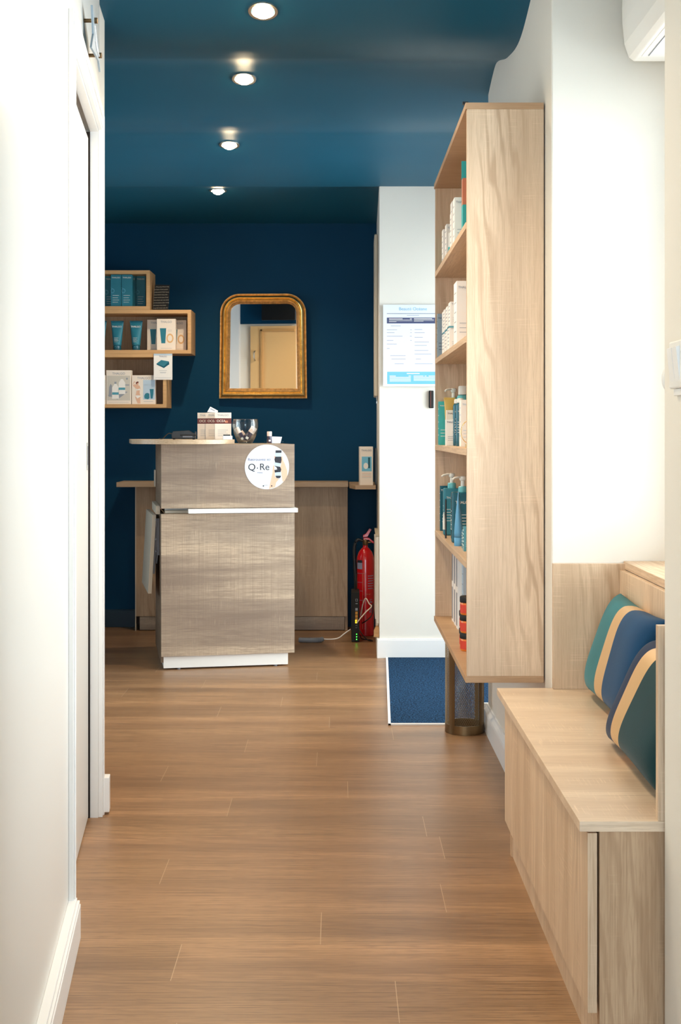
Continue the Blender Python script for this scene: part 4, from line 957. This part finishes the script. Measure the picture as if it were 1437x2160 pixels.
# cartons of the lowest shelf
zl = 1.280+.0205
def kit(t, w, d, h):
    y = -d/2; bm = NB(); flat(bm, rect(-w*.46, w*.46, h*.11, h*.84), 0, y); flat(bm, [(-w*.44, h*.26), (-w*.05, h*.14), (w*.36, h*.36), (w*.05, h*.42)], 3, y-.0004)
    for cx, cz, s in ((-.13, .36, 1.0), (.13, .50, 1.0)):
        flat(bm, [(w*(cx-.14), h*(cz-.20)), (w*(cx+.14), h*(cz-.20)), (w*(cx+.13), h*(cz+.13)), (w*(cx+.04), h*(cz+.24)), (w*(cx-.04), h*(cz+.24)), (w*(cx-.13), h*(cz+.13))], 1, y-.0008)
        flat(bm, rect(w*(cx-.13), w*(cx+.13), h*(cz-.08), h*(cz-.01)), 2, y-.0012)
    flat(bm, rect(-w*.17, -w*.09, h*.60, h*.66), 3, y-.0012); flat(bm, [(-w*.40, h*.22), (-w*.28, h*.22), (-w*.27, h*.55), (-w*.33, h*.60), (-w*.38, h*.5)], 3, y-.0006)
    flat(bm, disc(w*.33, h*.75, w*.04), 3, y-.0006); flat(bm, rect(w*.24, w*.42, h*.55, h*.58), 3, y-.0006)
    flat(bm, rect(-w*.4, w*.4, h*.05, h*.056), 3, y)
    obj('printed_picture', bm, ['stone_print', 'paper', 'teal_lt', 'grey_print'], t, label='printed white bottles on a tray')
def figure(t, w, d, h):
    y = -d/2; bm = NB()
    def q(zx, zy): return ((zx-642)/6.248*7.30/F, (1955-zy)/6.248*7.30/F)
    flat(bm, rect(-w*.02, w*.48, h*.16, h*.84), 4, y)
    body = [(565, 1945), (600, 1945), (598, 1880), (603, 1850), (592, 1815), (590, 1790), (600, 1740), (590, 1712), (572, 1705), (560, 1690), (548, 1700), (525, 1690), (512, 1705), (504, 1690), (530, 1660), (520, 1650), (500, 1690), (505, 1715), (540, 1745), (550, 1780), (540, 1830), (532, 1860), (545, 1900)]
    flat(bm, [q(*p) for p in body], 0, y-.0004); flat(bm, [(a[0], a[1]) for a in [(q(562, 1683)[0]+.0065*math.cos(i*PI/8), q(562, 1683)[1]+.0085*math.sin(i*PI/8)) for i in range(16)]], 0, y-.0006)
    flat(bm, [q(*p) for p in ((548, 1700), (540, 1670), (560, 1655), (582, 1662), (570, 1672), (556, 1680))], 1, y-.0010)
    flat(bm, [q(*p) for p in ((545, 1775), (540, 1750), (568, 1758), (590, 1745), (596, 1770))], 3, y-.0010); flat(bm, [q(*p) for p in ((560, 1880), (536, 1850), (540, 1838), (602, 1840), (603, 1855))], 3, y-.0010)
    flat(bm, [q(*p) for p in ((655, 1880), (650, 1845), (665, 1815), (690, 1805), (718, 1815), (720, 1875), (700, 1890))], 2, y-.0006); flat(bm, [q(*p) for p in ((735, 1880), (730, 1810), (722, 1755), (775, 1755), (772, 1820), (762, 1880))], 2, y-.0006)
    flat(bm, rect(w*.02, w*.34, h*.66, h*.67), 5, y); flat(bm, rect(0, w*.40, h*.09, h*.10), 5, y)
    obj('printed_picture', bm, ['skin_print', 'brown_print', 'teal', 'paper', 'pale_blue', 'grey_print'], t, label='printed figure beside blue pots')
GL = 'picture cartons on the lowest box shelf'
for px0, px1, Y, d, lab, tp, ex in ((224, 277, 7.30, .05, 'large white carton picturing two bottles, lowest box shelf', 781, kit), (278, 328, 7.30, .05, 'white carton picturing a standing figure, right on lowest box shelf', 791.5, figure), (172, 223, 7.30, .05, 'white carton cut off by the wall edge, lowest box shelf', 791.5, figure)):
    x0, x1 = sy(px0, Y), sy(px1, Y); carton(lab, ((x0+x1)/2, Y+d/2, zl), x1-x0-.001, d, hz(tp, Y)-zl, 'paper_warm', 0, GL, extra=ex, lines=0, bs=.018)
# hanging card
t = thing('hanging_card', 'white card with teal towel picture hanging from the middle shelf', 'card', (sy(344, 7.275), 7.276, hz(801, 7.275)), 0)
bx('card', (-.053, .053, -.0015, .0, 0, .148), 'paper', t, 0)
bm = NB(); flat(bm, [(-.037, .092), (-.010, .108), (.034, .102), (.036, .088), (.005, .066), (-.036, .086)][::-1], 1, -.0015); flat(bm, [(-.037, .092), (-.010, .112), (.034, .104), (.004, .075)][::-1], 0, -.0019); flat(bm, rect(-.053, .053, .138, .148), 3, -.0015)
for z, a in ((.052, .022), (.042, .018), (.038, .016), (.010, .045)): flat(bm, rect(-a, a, z, z+.0014), 2, -.0015)
obj('printed_picture', bm, ['teal', 'teal_dk', 'grey_print', 'pale_blue'], t); text('THALGO', .011, 'lilac_print', t, (0, -.0022, .132))

# ------------------------------------------------------------------ gilt mirror
def outline(ins, n=14):
    Wb, Wt, Hh, R = .258, .252, .613, .115
    pts = []; r = max(R-ins, .02)
    pts.append((-Wb+ins, ins)); pts.append((Wb-ins, ins))
    cxr, cz = Wt-R, Hh-R
    for i in range(n+1):
        a = PI/2*i/n; pts.append((cxr+r*math.cos(a), cz+r*math.sin(a)))
    for i in range(n+1):
        a = PI/2+PI/2*i/n; pts.append((-cxr+r*math.cos(a), cz+r*math.sin(a)))
    return pts
MZ = CH-(841-HY)/ (F/7.47)
t = thing('wall_mirror', 'arched gilt-framed mirror hanging on the deep blue wall', 'mirror', (sy(555.5, 7.47), 7.48, MZ), -.030)
def sweep(bm, prof):
    rings = [[bm.verts.new((x, -d, z)) for x, z in outline(ins)] for ins, d in prof]; n = len(rings[0])
    for a, b in zip(rings, rings[1:]):
        for i in range(n): bm.faces.new((a[i], a[(i+1) % n], b[(i+1) % n], b[i]))
bm = NB(); sweep(bm, [(0, -.005), (0, .018), (.002, .022), (.006, .021), (.008, .018)]); obj('outer_beading', bm, 'gold_dk', t, autos=True)
bm = NB(); sweep(bm, [(.008, .018), (.012, .024), (.018, .034), (.024, .038), (.028, .036), (.031, .028), (.033, .031), (.037, .034), (.040, .031), (.042, .024)]); obj('moulding', bm, 'gold', t, autos=True)
bm = NB(); sweep(bm, [(.042, .024), (.046, .026), (.050, .022), (.056, .016), (.060, .012), (.0605, .006)]); obj('inner_beading', bm, 'gold_dk', t, autos=True)
bm = NB(); bm.faces.new([bm.verts.new((x, -.009, z)) for x, z in outline(.058)]); g = obj('mirror_glass', bm, 'mirror', t, flip=False, rot=(0, 0, -.024))
